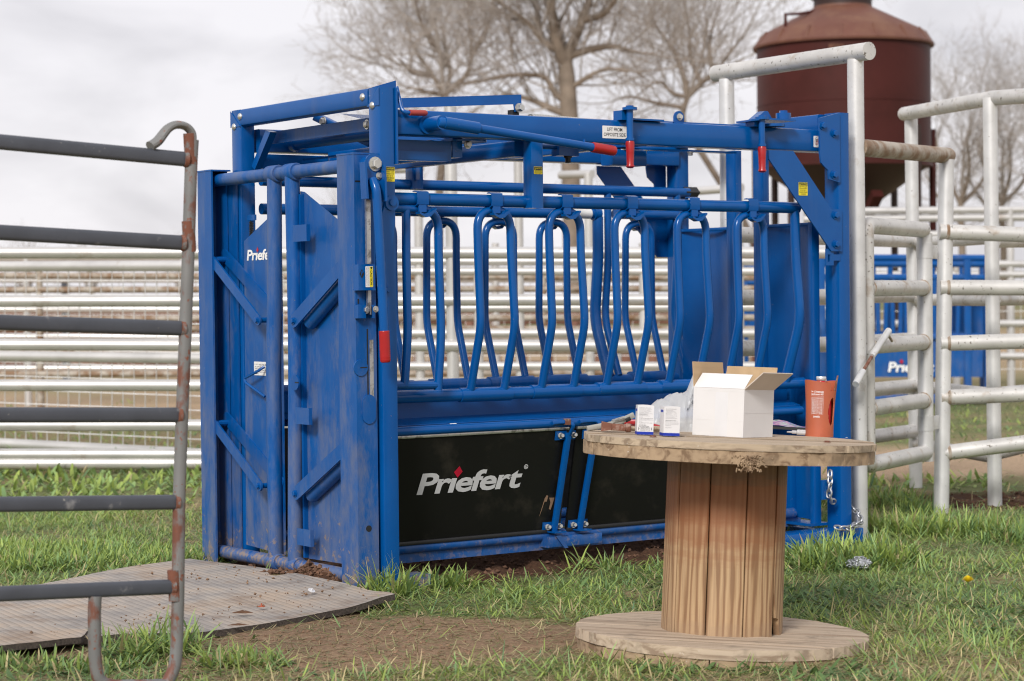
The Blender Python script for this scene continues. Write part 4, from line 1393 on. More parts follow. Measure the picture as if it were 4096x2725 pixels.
for ya, za, yb, zb in ((1.33, 1.40, 0.885, 1.12), (1.33, 0.64, 0.892, 0.378)):
    la = P('link_arm', arm((ya, za), (yb, zb), -0.108), 'blue_mid')
    P('back_link', arm((ya + 0.01, za + 0.02), (yb - 0.06, zb + 0.02), -0.035, 0.06), 'blue_mid', la)
    P('pivot_bolt', MB().hexbolt((-0.108, yb, zb), (-1, 0, 0), 0.011, 0.012).tube([(-0.105, yb, zb), (-0.03, yb, zb)], 0.012, 10), 'blue', la)
    P('pivot_bolt', MB().tube([(-0.105, ya, za), (-0.02, ya, za)], 0.014, 10), 'blue', la)
for ya, za, yb, zb in ((0.12, 1.365, 0.562, 1.118), (0.12, 0.60, 0.566, 0.367)):
    la = P('link_arm', arm((ya, za), (yb, zb), -0.104, 0.06), 'blue_mid')
    P('back_link', MB().tube([(-0.05, ya - 0.02, za - 0.02), (-0.05, yb - 0.05, zb - 0.01)], 0.032, 12), 'blue_mid', la)
    P('pivot_bolt', MB().hexbolt((-0.105, yb, zb), (-1, 0, 0), 0.012, 0.012).tube([(-0.10, yb, zb), (-0.04, yb, zb)], 0.013, 10), 'blue', la)

# hardware on the near face of the near head gate post
yf = 0.020
P('pivot_boss', MB().tube([(-0.052, yf, 1.765), (-0.052, -0.028, 1.765)], 0.035, 20).disc((-0.050, -0.028, 1.765), (0, -1, 0), 0.044, 0.008, 24))
P('bolt', MB().hexbolt((-0.048, -0.036, 1.765), (0, -1, 0), 0.0225, 0.026), 'steel')
lv = P('head_gate_lever', MB().tube(rpath([(-0.068, -0.05, 1.70), (-0.066, -0.075, 1.66), (-0.055, -0.08, 1.43), (-0.039, -0.08, 1.07)], 0.12, 6), 0.0195, 16)
       .plate([(-0.118, -0.03, 1.77), (-0.110, -0.03, 1.772), (-0.102, -0.03, 1.62), (-0.112, -0.03, 1.62)], (0, -0.045, 0))
       .plate([(-0.026, -0.03, 1.762), (-0.018, -0.03, 1.762), (-0.012, -0.03, 1.615), (-0.022, -0.03, 1.61)], (0, -0.045, 0))
       .plate([(-0.112, -0.030, 1.73), (-0.022, -0.030, 1.75), (-0.018, -0.030, 1.615), (-0.106, -0.030, 1.62)], (0, -0.007, 0)))
P('grip', ribbed((-0.0395, -0.08, 1.078), (-0.035, -0.08, 0.947), 0.0232, 13), 'red_grip', lv, 60)
P('bolt', MB().hexbolt((-0.030, -0.038, 1.717), (0, -1, 0), 0.0115, 0.016), 'steel')
P('latch_bar', MB().box(-0.070, -0.050, -0.002, 0.012, 1.355, 1.625), 'bare_steel')
P('latch_bar', MB().box(-0.068, -0.052, -0.002, 0.012, 1.16, 1.25).box(-0.066, -0.060, -0.014, 0.0, 1.145, 1.185), 'bare_steel')
bxl = P('latch_box', MB().box(-0.124, -0.045, -0.022, yf, 1.25, 1.352).box(-0.126, -0.043, -0.024, yf, 1.245, 1.252))
bf = lambda x, z, t=0.0: (x, -0.0225 - t, z)
P('caution_label', sheet_rect(bf, -0.091, -0.055, 1.258, 1.344, 0.002), 'white_label', bxl, 0)
yl = MB()
rect(yl, lambda x, z: bf(x, z, 0.0012), -0.0715, -0.0563, 1.2595, 1.3425)
P('label_band', yl, 'yellow_label', bxl, 0)
tx = MB()
text(tx, 'CAUTION', lambda a, b_: bf(-0.068 + b_, 1.327 - a, 0.0017), 0, 0.060, 0, 0.009, 0.012)
tx.add([bf(-0.069, 1.341, 0.0017), bf(-0.058, 1.341, 0.0017), bf(-0.0635, 1.330, 0.0017)], [(0, 1, 2)])
for k, ln in enumerate(('CLEAR LATCH TEETH WITH LIGHT LUBRICATING OIL', '(WD-40, 3-IN-1) - DO NOT USE HEAVY LUBRICANTS', 'FAILURE TO DO SO MAY CAUSE LATCH TO SLIP')):
    text(tx, ln, lambda a, b_: bf(-0.0765 - 0.0052 * k + b_, 1.340 - a, 0.0012), 0, 0.078, 0, 0.0026, 0.004)
P('label_text', tx, 'ink', bxl, 0)
em = MB().add([(-0.108 - 0.012, -0.0228, 1.313), (-0.108, -0.0228, 1.294), (-0.108 + 0.012, -0.0228, 1.313), (-0.108, -0.0228, 1.332)], [(0, 1, 2, 3)])
P('box_emblem', em, 'ink', bxl, 0)
em = MB()
text(em, 'P', lambda a, b_: (-0.113 + a, -0.0236, 1.305 + b_ + a * 0.3), 0, 0.009, 0, 0.017, 0.02)
P('box_emblem', em, 'blue', bxl, 0)
P('latch_clip', MB().box(-0.122, -0.085, -0.012, yf, 1.13, 1.185), 'blue')
P('latch_clip', MB().box(-0.052, -0.04, -0.01, yf, 1.13, 1.185), 'blue')
P('bolt', MB().hexbolt((-0.083, -0.008, 1.165), (0, -1, 0), 0.0125, 0.014), 'steel')
P('bolt', MB().hexbolt((-0.036, -0.008, 1.167), (0, -1, 0), 0.010, 0.014), 'steel')
P('tapered_link', MB().plate([(0.0, -0.012, 1.56), (0.02, -0.012, 1.62), (0.06, -0.012, 1.62), (0.064, -0.012, 1.56), (0.03, -0.012, 1.235), (0.012, -0.012, 1.235)], (0, 0.006, 0)).disc((0.045, -0.012, 1.607), (0, -1, 0), 0.032, 0.008, 20).disc((0.045, -0.02, 1.609), (0, -1, 0), 0.015, 0.008, 14))
P('bolt', MB().hexbolt((0.02, -0.012, 1.247), (0, -1, 0), 0.012, 0.012), 'blue')
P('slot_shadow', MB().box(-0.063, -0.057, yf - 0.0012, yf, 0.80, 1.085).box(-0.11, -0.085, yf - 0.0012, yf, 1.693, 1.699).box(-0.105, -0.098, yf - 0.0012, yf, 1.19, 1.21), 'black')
P('rub_strip', MB().box(-0.050, -0.032, yf - 0.0012, yf, 0.80, 1.04), 'bare_steel')
P('catch', MB().disc((-0.096, yf, 0.925), (0, -1, 0), 0.034, 0.006, 18), 'blue_mid')
P('catch_slot', MB().box(-0.10, -0.066, yf - 0.0072, yf - 0.0062, 0.924, 0.928), 'black')
pl = [(-0.0575 + 0.0325 * math.cos(a), yf, (0.78 if math.sin(a) >= 0 else 0.724) + 0.033 * math.sin(a)) for a in [2 * math.pi * k / 28 for k in range(28)]]
P('cover_plate', MB().plate(pl, (0, -0.006, 0)), 'blue_mid')
P('drain_hole', MB().disc((-0.064, yf + 0.0002, 0.256), (0, -1, 0), 0.0135, 0.0012, 16), 'black')


# ------------------------------------------------------------------ wooden cable spool used as a table
zl = (V((0, 0, 1)) + R0 * 0.047 + V((FX, FY, 0)) * 0.026).normalized()
xl = (R0 - zl * R0.dot(zl)).normalized()
yl_ = zl.cross(xl)
ROT = Matrix(((xl.x, yl_.x, zl.x), (xl.y, yl_.y, zl.y), (xl.z, yl_.z, zl.z)))
SP = V((0.188, -1.919, 0.047))
MSP = Matrix.Translation(SP) @ ROT.to_4x4()
TOPZ = 0.668


def placed(name, mat4, label, cat, group=None):
    o = link(name, None, None, (0, 0, 0))
    o.matrix_world = mat4
    ORG[o.name] = V((0, 0, 0))
    return tag(o, label, cat, group)


spool = placed('cable_spool', MSP, 'weathered wooden cable spool standing on end as a table in front of the blue chute', 'cable spool')


def disc_planks(name, R, z0, z1, widths, ang, m, low=-9):
    t = sum(widths)
    y = -R
    ca, sa = math.cos(ang), math.sin(ang)
    for wd_ in widths:
        a = max(y + 0.0022, -R * 0.9995)
        y += wd_ / t * 2 * R
        b_ = min(y - 0.0022, R * 0.9995)
        n = 14
        ph = random.uniform(0, 9)
        ys2 = [a + (b_ - a) * k / n for k in range(n + 1)]
        chip = lambda v: -0.007 * max(0, math.sin(v * 31 + ph)) ** 6 + random.uniform(-.0014, .0014)
        rt = [(math.sqrt(R * R - v * v) + chip(v), v) for v in ys2]
        lt = [(max(-math.sqrt(R * R - v * v), low) - chip(v + 3), v) for v in ys2[::-1]]
        dz = random.uniform(-0.0022, 0.0022)
        pl = [(x, v, z0 + dz) for x, v in rt + lt]
        mb = MB().plate(pl, (0, 0, z1 - z0))
        q = MB()
        q.v, q.f = mb.v, mb.f
        o = obj(name, q, M[m], spool, 0)
        o.rotation_euler = (0, 0, ang)


disc_planks('plank', SPOOL_R, -0.036, 0.0, [1.3, 1.5, 1.2, 1.6, 1.3, 1.1], R_(-7), 'plank_low')
disc_planks('plank', SPOOL_R * 0.99, -0.075, -0.037, [1.3, 1.5, 1.2, 1.6], R_(80), 'plank_rim')
disc_planks('plank', SPOOL_R, TOPZ - 0.023, TOPZ, [1.0, 1.5, 1.2, 1.6, 1.3, 1.2], R_(3), 'plank', -SPOOL_R * 0.985)
disc_planks('plank', SPOOL_R * 0.993, TOPZ - 0.067, TOPZ - 0.024, [1.3, 1.5, 1.2, 1.6], R_(-14), 'plank_rim')
Rd = 0.207
for k in range(10):
    hw_ = R_(18) - 0.011
    t_ = 0.022
    Rk = Rd * (1 + random.uniform(-0.006, 0.008))
    mid = R_(-90 + 14.4 + 36 * k + 18)
    if k != 1:
        ang_ = [-hw_, -hw_ * 0.93, -hw_ * 0.5, 0, hw_ * 0.5, hw_ * 0.93, hw_]
        rr_ = [Rk - 0.004, Rk, Rk * 0.994, Rk * 0.991, Rk * 0.994, Rk, Rk - 0.004]
        ring = [(r * math.cos(a), r * math.sin(a)) for a, r in zip(ang_, rr_)] + [((Rk - t_) * math.cos(a), (Rk - t_) * math.sin(a)) for a in ang_[::-1]]
        mb = MB().loft([[(x * 1.012, y * 1.012, -0.004) for x, y in ring], [(x, y, TOPZ - 0.066) for x, y in ring]])
    else:                            # the broken stave: its lower edge has split away
        rows = []
        for z, u0 in ((-0.004, 0.44), (0.055, 0.30), (0.06, 0.12), (0.15, 0.0), (TOPZ - 0.066, 0.0)):
            us = [-hw_ + 2 * hw_ * (u0 + (1 - u0) * q / 6) for q in range(7)]
            rows.append([(Rk * math.cos(a), Rk * math.sin(a), z) for a in us] + [((Rk - t_) * math.cos(a), (Rk - t_) * math.sin(a), z) for a in us[::-1]])
        mb = MB().loft(rows)
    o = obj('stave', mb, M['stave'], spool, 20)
    o.rotation_euler = (0, 0, mid)
# shadowed packing seen through the split, splinters and wood fuzz on the rim
fz = MB()
for k in range(170):
    x = random.gauss(0.02, 0.022)
    z = TOPZ - 0.067 + random.uniform(-0.02, 0.03)
    y = -math.sqrt((SPOOL_R * 0.994) ** 2 - x * x) - 0.002
    d = V((random.uniform(-1, 1), random.uniform(-.6, 0), random.uniform(-1.4, .4))).normalized() * random.uniform(0.004, 0.012)
    fz.tube([V((x, y, z)), V((x, y, z)) + d], [0.0026, 0.0008], 4)
fzo = obj('splinters', fz, M['plank_rim'], spool, 0)
fzo['kind'] = 'stuff'
b_ = MB()
for k in range(3):
    b_.hexbolt((0.35 * math.cos(2.1 * k + 3.8), 0.35 * math.sin(2.1 * k + 3.8), TOPZ), (0, 0, 1), 0.010, 0.006)
obj('bolt_head', b_, M['rust'], spool)
INV = MSP.inverted()


def on_top(x, y):                        # sight line met with the table top, in the spool's own frame
    p = MSP @ V((0, 0, TOPZ))
    d = ray(x, y)
    return INV @ (CAM + d * ((p - CAM).dot(zl) / d.dot(zl)))


def at_top(name, p, yaw, label, cat, group=None, lift=0.001):
    return placed(name, MSP @ Matrix.Translation(V((p.x, p.y, TOPZ + lift))) @ Matrix.Rotation(yaw, 4, 'Z'), label, cat, group)


# open white carton
p = on_top(2971.5, 1753)
bx = at_top('cardboard_box', p, R_(54), 'open white cardboard box with its brown lined flaps up on the spool', 'box', lift=0.0015)
bw, bd, bh, t = 0.21, 0.205, 0.168, 0.0035     # x away to the right, y away to the left


def B(name, mb, m='card_white', par=None):
    return obj(name, mb, M[m], par or bx, 0)


B('side_wall', MB().box(0, t, 0, bd, 0, bh))
B('side_wall', MB().box(t, bw, 0, t, 0, bh))
B('side_wall', MB().box(bw - t, bw, t, bd, 0, bh))
B('side_wall', MB().box(t, bw - t, bd - t, bd, 0, bh))
B('box_bottom', MB().box(t, bw - t, t, bd - t, 0.001, 0.004), 'card_brown')
B('crease', MB().box(-0.0006, 0, 0.004, bd - 0.004, bh * 0.335, bh * 0.34).box(-0.0006, 0, 0.004, bd - 0.002, bh * 0.945, bh * 0.95).box(0.004, bw - 0.004, -0.0006, 0, bh * 0.5, bh * 0.506))
tp = MB().box(-0.0005, 0, 0.065, 0.115, 0.001, bh * 0.92)
B('paper_tape', tp, 'box_white')


def flap(name, a, b_, d, inset, out, inn):
    a, b_, d = V(a), V(b_), V(d)
    e = (b_ - a).normalized()
    q = [a, b_, b_ + d - e * inset, a + d + e * inset]
    n = (b_ - a).cross(d).normalized() * 0.0016
    o = B(name, MB().plate(q, n), out)
    B('flap_lining', MB().plate([v - n * 0.02 for v in q], -n), inn, o)
    return o


flap('flap', (0, 0.0, bh), (0, bd, bh), (0.056, 0, 0.050), 0.001, 'card_brown', 'card_white')
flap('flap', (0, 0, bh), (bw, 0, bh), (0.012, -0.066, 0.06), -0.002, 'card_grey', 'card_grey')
flap('flap', (0, bd, bh), (bw, bd, bh), (0.004, 0.012, 0.09), 0.001, 'card_brown', 'card_brown')
flap('flap', (bw, 0, bh), (bw, bd, bh), (0.02, 0, 0.078), 0.0, 'card_brown', 'card_brown')
pf = MB()
for y in (0.05, 0.095, 0.135):
    pf.box(0.0005, 0.004, y - 0.005, y + 0.005, bh + 0.0002, bh + 0.0028)
B('perforation', pf, 'ink')

# two medicine cartons
T1 = ['CYSTORELIN is a sterile solution', 'containing 43 mcg/mL of gonadorelin', '(GnRH) as 50 mcg/mL gonadorelin', 'diacetate tetrahydrate suitable for', 'intramuscular or intravenous', 'administration according to the indication.', '#DOSAGE AND ADMINISTRATION', 'See package insert for complete', 'directions.', '#For treatment of cystic ovaries: 100 mcg', 'gonadorelin diacetate tetrahydrate (2 mL)', 'per cow via intravenous or intramuscular', 'injection.', '#For synchronization of estrous cycles:', 'See package insert.', '#NOT FOR USE IN HUMANS', '#KEEP OUT OF REACH OF CHILDREN']
T2 = ['Each mL of CYSTORELIN contains:', 'Gonadorelin diacetate', 'tetrahydrate (equivalent to', '43 mcg gonadorelin) ... 50 mcg', 'Benzyl Alcohol ............ 9 mg', 'Sodium Chloride ....... 7.47 mg', 'Water for Injection ......... q.s.', 'pH adjusted with potassium', 'phosphate (monobasic and dibasic).', '', '#STORAGE, HANDLING, AND DISPOSAL', 'Store at or below 77 F (25 C). Brief', 'excursions to 86 F (30 C) are permitted.', 'Use within 6 months of first puncture.', 'Multi-Dose Vial', '', 'Origin Netherlands']
for (px_, py_), yaw, lines, label in (((2580.0, 1740.5), R_(4), T1, 'left of the two small medicine cartons, beside the rusty hammer'), ((2685.5, 1746.0), R_(11), T2, 'right of the two small medicine cartons, nearer the white box')):
    p = on_top(px_, py_)
    mbx = at_top('medicine_box', p, yaw, label, 'carton', 'blue and white medicine cartons on the spool')
    cw, chh, cdp = 0.0285, 0.101, 0.052
    obj('carton_body', MB().box(-cw, cw, 0, cdp, 0, chh), M['box_white'], mbx, 0)
    obj('lid_flap', MB().plate([(-cw, 0.0, chh), (-cw * 0.5, 0, chh + 0.0014), (0, 0, chh + 0.0018), (cw * .5, 0, chh + 0.0014), (cw, 0, chh)], (0, cdp, 0)), M['box_white'], mbx, 0)
    obj('colour_band', MB().box(-cw - .0003, cw + .0003, -0.0004, cdp, 0.0005, 0.0105), M['box_blue'], mbx, 0)
    obj('side_print', MB().box(-cw - .0004, -cw, 0.012, cdp - 0.008, chh * 0.80, chh * 0.88), M['box_blue'], mbx, 0)
    ff = lambda x, z: (x, -0.0006, z)
    tx, tb = MB(), MB()
    z = chh - 0.0095
    for ln in lines:
        if ln:
            bold = ln[0] == '#'
            ln = ln.lstrip('#')
            wd_ = min(2 * cw * 0.84, len(ln) * 0.00122)
            text(tb if bold else tx, ln, ff, -cw * 0.8, -cw * 0.8 + wd_, z, z + 0.0024, 0.012 if bold else 0.0)
        z -= 0.0040
    obj('carton_text', tx, M['print_grey'], mbx, 0)
    obj('carton_heading', tb, M['ink'], mbx, 0)
    if lines is T1:
        tx = MB()
        for i, ln in enumerate(('WITHDRAWAL PERIODS: No', 'withdrawal period or milk', 'discard time is required when', 'used according to the labeling.')):
            text(tx, ln, ff, -0.017, 0.017, 0.0235 - i * 0.0035, 0.0259 - i * 0.0035, 0.012)
        for s in (1, -1):
            tx.add([ff(s * 0.0235, 0.0275), ff(s * 0.0235, 0.0135), ff(s * 0.0205, 0.0205)], [(0, 1, 2)] if s < 0 else [(0, 2, 1)])
        obj('carton_notice', tx, M['ink'], mbx, 0)

# plastic bag
p = on_top(2670, 1728)
bag = at_top('plastic_bag', V((p.x, p.y + 0.06, 0)), R_(0), 'crumpled clear plastic bag bunched between the medicine cartons and white box', 'plastic bag')
nu, nv = 64, 26
bv = np.zeros((nu, nv, 3))
rn = np.random.default_rng(5)


def bagpt(u, a):
    x = -0.135 + 0.265 * u
    hh = np.interp(u, [0, 0.12, 0.3, 0.5, 0.66, 0.76, 0.84, 1.0], [0.012, 0.05, 0.095, 0.125, 0.135, 0.145, 0.205, 0.21])
    dd = np.interp(u, [0, 0.2, 0.5, 0.8, 1.0], [0.02, 0.05, 0.07, 0.06, 0.03])
    c, s = math.cos(a), math.sin(a)
    fold = 0.010 * (vnoise(np.array([u * 14.0]), np.array([a * 3.0]), 3)[0] - 0.5) + 0.014 * abs(math.sin(u * 13 + a * 2.2)) * 0.6 + 0.006 * (vnoise(np.array([u * 34.0]), np.array([a * 8.0]), 9)[0] - .5)
    return V((x + fold * 0.5, -c * (dd + fold), max(0.001, s * (hh + fold))))


mb = MB()
for i in range(nu):
    for j in range(nv):
        mb.v.append(tuple(bagpt(i / (nu - 1), math.pi * j / (nv - 1))))
mb.f += [(i * nv + j, i * nv + j + 1, (i + 1) * nv + j + 1, (i + 1) * nv + j) for i in range(nu - 1) for j in range(nv - 1)]
obj('bag_film', mb, M['film'], bag, 60)
tx = MB()
bfun = lambda x, z: bagpt(0.5 + x * 3.8, math.asin(min(0.97, max(0.0, z))) ) + V((0, -0.004, 0.001))
text(tx, 'AG-TEK', bfun, 0.062, 0.100, 0.50, 0.57, 0.012, 0.25)
text(tx, 'FOR S', bfun, 0.076, 0.098, 0.64, 0.68, 0.0)
obj('bag_print', tx, M['ink'], bag, 0)

# hammer
p = on_top(2465, 1733)
hm = at_top('hammer', V((p.x, p.y + 0.005, 0)), R_(-6), 'rust brown claw hammer lying at the left end of the spool top', 'hammer')
mb = MB().tube([(0.030, 0, 0.019), (0.034, 0, 0.019), (0.048, 0, 0.019), (0.051, 0, 0.019)], [0.010, 0.0155, 0.0155, 0.013], 12)
mb.bar((-0.018, 0, 0.02), (0.032, 0, 0.019), 0.024, 0.024, (0, 0, 1), 0.005)
for s in (1, -1):
    mb.plate([(-0.018, s * 0.003, 0.032), (-0.018, s * 0.013, 0.010), (-0.050, s * 0.016, 0.004), (-0.052, s * 0.006, 0.038)], (0.001, s * 0.004, 0))
    mb.plate([(-0.016, s * 0.002, 0.010), (-0.016, s * 0.002, 0.032), (-0.052, s * 0.004, 0.038), (-0.052, s * 0.006, 0.004)], (0, s * 0.012, 0))
obj('hammer_head', mb, M['rust'], hm)
obj('handle', MB().tube([(0.008, 0.0, 0.018), (0.06, 0.06, 0.016), (0.14, 0.16, 0.014)], [0.011, 0.011, 0.013], 12, flat=0.8), M['plank'], hm)

# grey ear tag applicator
p = on_top(2370, 1728)
tg = at_top('tag_applicator', V((p.x, p.y + 0.01, 0)), R_(12), 'grey plier shaped tag applicator with a coil spring behind the hammer', 'pliers')
obj('handle', MB().bar((-0.02, 0, 0.010), (0.085, 0.0, 0.032), 0.014, 0.018, (0, 0, 1), 0.005).bar((0.08, 0, 0.028), (0.15, 0.01, 0.062), 0.016, 0.02, (0, 0, 1), 0.005), M['grey_plastic'], tg)
obj('handle', MB().bar((0.0, 0.05, 0.008), (0.12, 0.02, 0.03), 0.014, 0.016, (0, 0, 1), 0.005), M['grey_plastic'], tg)
obj('coil_spring', MB().tube([(0.070 + 0.0006 * k, 0.0075 * math.cos(.9 * k) - 0.004, 0.036 + 0.0002 * k + 0.0075 * math.sin(.9 * k)) for k in range(70)], 0.0017, 5), M['steel'], tg)
obj('jaw', MB().bar((0.118, 0.0, 0.042), (0.135, 0, 0.05), 0.02, 0.014, (0, 0, 1), 0.003), M['black'], tg)
# red handled tool
p = on_top(2520, 1727)
rt = at_top('red_tool', V((p.x, p.y + 0.045, 0)), R_(-12), 'red handled pliers half hidden behind the two medicine cartons', 'pliers')
obj('handle', MB().bar((-0.045, 0, 0.032), (0.04, 0, 0.034), 0.012, 0.017, (0, 0, 1), 0.004).bar((0.04, 0, 0.032), (0.155, -0.035, 0.01), 0.012, 0.016, (0, 0, 1), 0.004), M['red_tool'], rt)
obj('handle', MB().bar((-0.03, 0.02, 0.014), (0.04, 0.02, 0.02), 0.012, 0.014, (0, 0, 1), 0.004), M['red_tool'], rt)

# leaflet
p = on_top(3180, 1722)
lf_ = at_top('leaflet', V((p.x, p.y + 0.05, 0)), R_(-14), 'glossy colourful printed pouch lying flat between the white box and orange holder', 'leaflet')
mb = MB()
for i in range(13):
    for j in range(9):
        mb.v.append((-0.10 + i * 0.0165, -0.06 + j * 0.016, 0.010 + 0.012 * math.sin(i * 0.5 + 0.6) * (0.5 + j / 16) + 0.002 * random.random() + 0.0016 * j))
mb.f += [(i * 9 + j, (i + 1) * 9 + j, (i + 1) * 9 + j + 1, i * 9 + j + 1) for i in range(12) for j in range(8)]
obj('printed_film', mb, M['leaflet'], lf_, 60)
obj('pouch_edge', MB().box(-0.10, 0.098, -0.061, -0.057, 0.001, 0.012), M['black'], lf_)

# syringe
p = on_top(3228, 1745)
sy = at_top('syringe', V((p.x - 0.01, p.y - 0.03, 0)), R_(-7), 'clear plastic syringe lying at the foot of the orange holder', 'syringe')
zz_ = 0.0125
obj('barrel', MB().tube([(-0.035, 0, zz_), (-0.03, 0, zz_), (0.035, 0, zz_)], [0.004, 0.0105, 0.0105], 16).tube([(0.033, 0, zz_), (0.037, 0, zz_)], 0.0155, 16), M['syringe'], sy)
obj('nozzle', MB().tube([(-0.068, 0, zz_), (-0.064, 0, zz_), (-0.05, 0, zz_), (-0.049, 0, zz_), (-0.034, 0, zz_)], [0.002, 0.003, 0.004, 0.0065, 0.0065], 10), M['box_white'], sy)
obj('stopper', MB().tube([(-0.030, 0, zz_), (-0.024, 0, zz_)], 0.0098, 14), M['black'], sy)
obj('plunger', MB().box(-0.024, 0.085, -0.008, 0.008, zz_ - 0.0008, zz_ + 0.0008).box(-0.024, 0.085, -0.0008, 0.0008, zz_ - 0.008, zz_ + 0.008).tube([(0.060, 0, zz_), (0.063, 0, zz_)], 0.014, 16).tube([(0.083, 0, zz_), (0.087, 0, zz_)], 0.0135, 16).tube([(0.066, 0, zz_), (0.083, 0, zz_)], 0.0095, 14), M['syringe'], sy)
mk = MB()
for k in range(16):
    mk.box(-0.022 + k * 0.0034, -0.0214 + k * 0.0034, -0.0098, -0.0092, zz_ + 0.004, zz_ + (0.0078 if k % 5 == 0 else 0.006))
obj('graduation', mk, M['ink'], sy, 0)
gl = MB()
for k in range(5):
    x, y = random.uniform(0.03, 0.15), random.uniform(-0.03, 0.0)
    gl.plate([(x, y, 0.0005), (x + .008, y + .001, 0.0005), (x + .006, y + .004, 0.0015)], (0, 0, 0.0006))
tag(obj('plastic_scraps', MB().add([MSP @ (V((p.x, p.y, TOPZ)) + V(v)) for v in gl.v], gl.f), M['box_white'], None, 0), 'white plastic scraps scattered on the spool top beside the syringe', 'scraps')

# orange bottle holder with a red bottle
p = on_top(2700 + 1715 / 2.946, 1400 + 1030 / 2.946)
hd = at_top('bottle_holder', V((p.x, p.y + 0.035, 0)), R_(0), 'orange silicone bottle holder with white dosage print near the spool table edge', 'bottle holder')
H_ = 0.203
rx = lambda z: 0.0515 + 0.008 * (z / H_) ** 1.6 - 0.002 * math.sin(math.pi * z / H_)
ry = 0.045


def shell(a, z, dr=0.0):
    r_ = rx(z) + dr
    return V((r_ * math.cos(a), (ry + dr) * math.sin(a), z))


na, nz = 132, 90
mb = MB()
ids = {}
for dr in (0.0, -0.0035):
    for j in range(nz + 1):
        for i in range(na):
            a = 2 * math.pi * i / na
            z = H_ * j / nz
            rim_ = 0.004 * math.sin(a * 2 + 0.7) * (j / nz) ** 6
            ids[(dr, i, j)] = len(mb.v)
            mb.v.append(tuple(shell(a, z + rim_, dr)))


def open_(i, j):
    a = math.degrees(2 * math.pi * (i + 0.5) / na)
    z = (j + 0.5) / nz
    da = (a - 318 + 180) % 360 - 180
    return (da / 20) ** 2 + ((z - 0.46) / 0.25) ** 2 < 1 or (-16 < da < 22 and z > 0.83)


for j in range(nz):
    for i in range(na):
        if open_(i, j):
            continue
        i2 = (i + 1) % na
        A, B_ = [ids[(0.0, *q)] for q in ((i, j), (i2, j), (i2, j + 1), (i, j + 1))], [ids[(-0.0035, *q)] for q in ((i, j), (i2, j), (i2, j + 1), (i, j + 1))]
        mb.f.append(tuple(A))
        mb.f.append(tuple(B_[::-1]))
        for (e0, e1, nb) in ((0, 1, (i, j - 1)), (1, 2, (i2, j)), (2, 3, (i, j + 1)), (3, 0, ((i - 1) % na, j))):
            if nb[1] < 0 or nb[1] >= nz or open_(*nb):
                mb.f.append((A[e1], A[e0], B_[e0], B_[e1]))
obj('silicone_sleeve', mb, M['orange'], hd, 50)
obj('stirring_stick', MB().bar(shell(R_(326), 0.17) + V((0, .004, 0)), shell(R_(326), 0.226) + V((0.006, .004, 0)), 0.006, 0.003, (0, 1, 0), 0.0008), M['rust'], hd)
obj('holder_base', MB().tube([(0, 0, 0.0), (0, 0, 0.004)], 0.043, 24), M['orange'], hd)
bt = obj('bottle', MB().tube([(0, 0, 0.006), (0, 0, 0.012), (0, 0, 0.165), (0, 0, 0.185), (0, 0, 0.196), (0, 0, 0.206)], [0.036, 0.0405, 0.0405, 0.030, 0.0165, 0.016], 28), M['bottle_red'], hd, 60)
obj('bottle_cap', MB().tube([(0, 0, 0.2055), (0, 0, 0.2065), (0, 0, 0.219), (0, 0, 0.2205)], [0.0175, 0.0182, 0.0182, 0.017], 28), M['cap'], bt, 40)
of = lambda x, z: shell(R_(-90) + x / 0.050, z, 0.0007)
tx = MB()
X0, X1 = -0.039, 0.004
text(tx, 'Draxxin', of, X0 + 0.012, X1, 0.1615, 0.1680, 0.02, 0.25)
text(tx, 'Draxxin KP', of, X0 + 0.009, X1, 0.1525, 0.1585, 0.02, 0.25)
text(tx, '(tulathromycin and ketoprofen injection)', of, X0, X1, 0.1475, 0.1500, 0.0)
for z in (0.1645, 0.155):
    tx.add([of(X0, z - 0.003), of(X0 + 0.004, z), of(X0, z + 0.0035), of(X0 + 0.010, z)], [(0, 3, 1), (1, 3, 2)])
ZT, ZB, XM = 0.1435, 0.083, -0.019
for i in range(12):
    z = ZB + (ZT - ZB) * i / 11
    rect(tx, of, X0, X1, z, z + 0.00035, 6)
for x in (X0, XM, X1):
    rect(tx, of, x - 0.0002, x + 0.0002, ZB, ZT)
vals = [('100 lbs', '1.1 mL'), ('200 lbs', '2.3 mL'), ('300 lbs', '3.4 mL'), ('400 lbs', '4.5 mL'), ('500 lbs', '5.7 mL'), ('600 lbs', '6.8 mL'), ('700 lbs', '8.0 mL'), ('800 lbs', '9.1 mL'), ('900 lbs', '10.2 mL'), ('1000 lbs', '11.4 mL')]
rows_ = [('Animal weight', 'Dose volume')] + vals
for i, (a, b_) in enumerate(rows_):
    z = ZT - (ZT - ZB) * (i + 1) / 11 + 0.0012
    text(tx, a, of, X0 + 0.0025, XM - 0.0015, z, z + 0.0034, 0.006)
    text(tx, b_, of, XM + 0.002, X1 - 0.002, z, z + 0.0034, 0.006)
text(tx, 'zoetis', of, -0.031, -0.007, 0.0705, 0.0785, 0.014)
obj('dosage_print', tx, M['logo_white'], hd, 0)


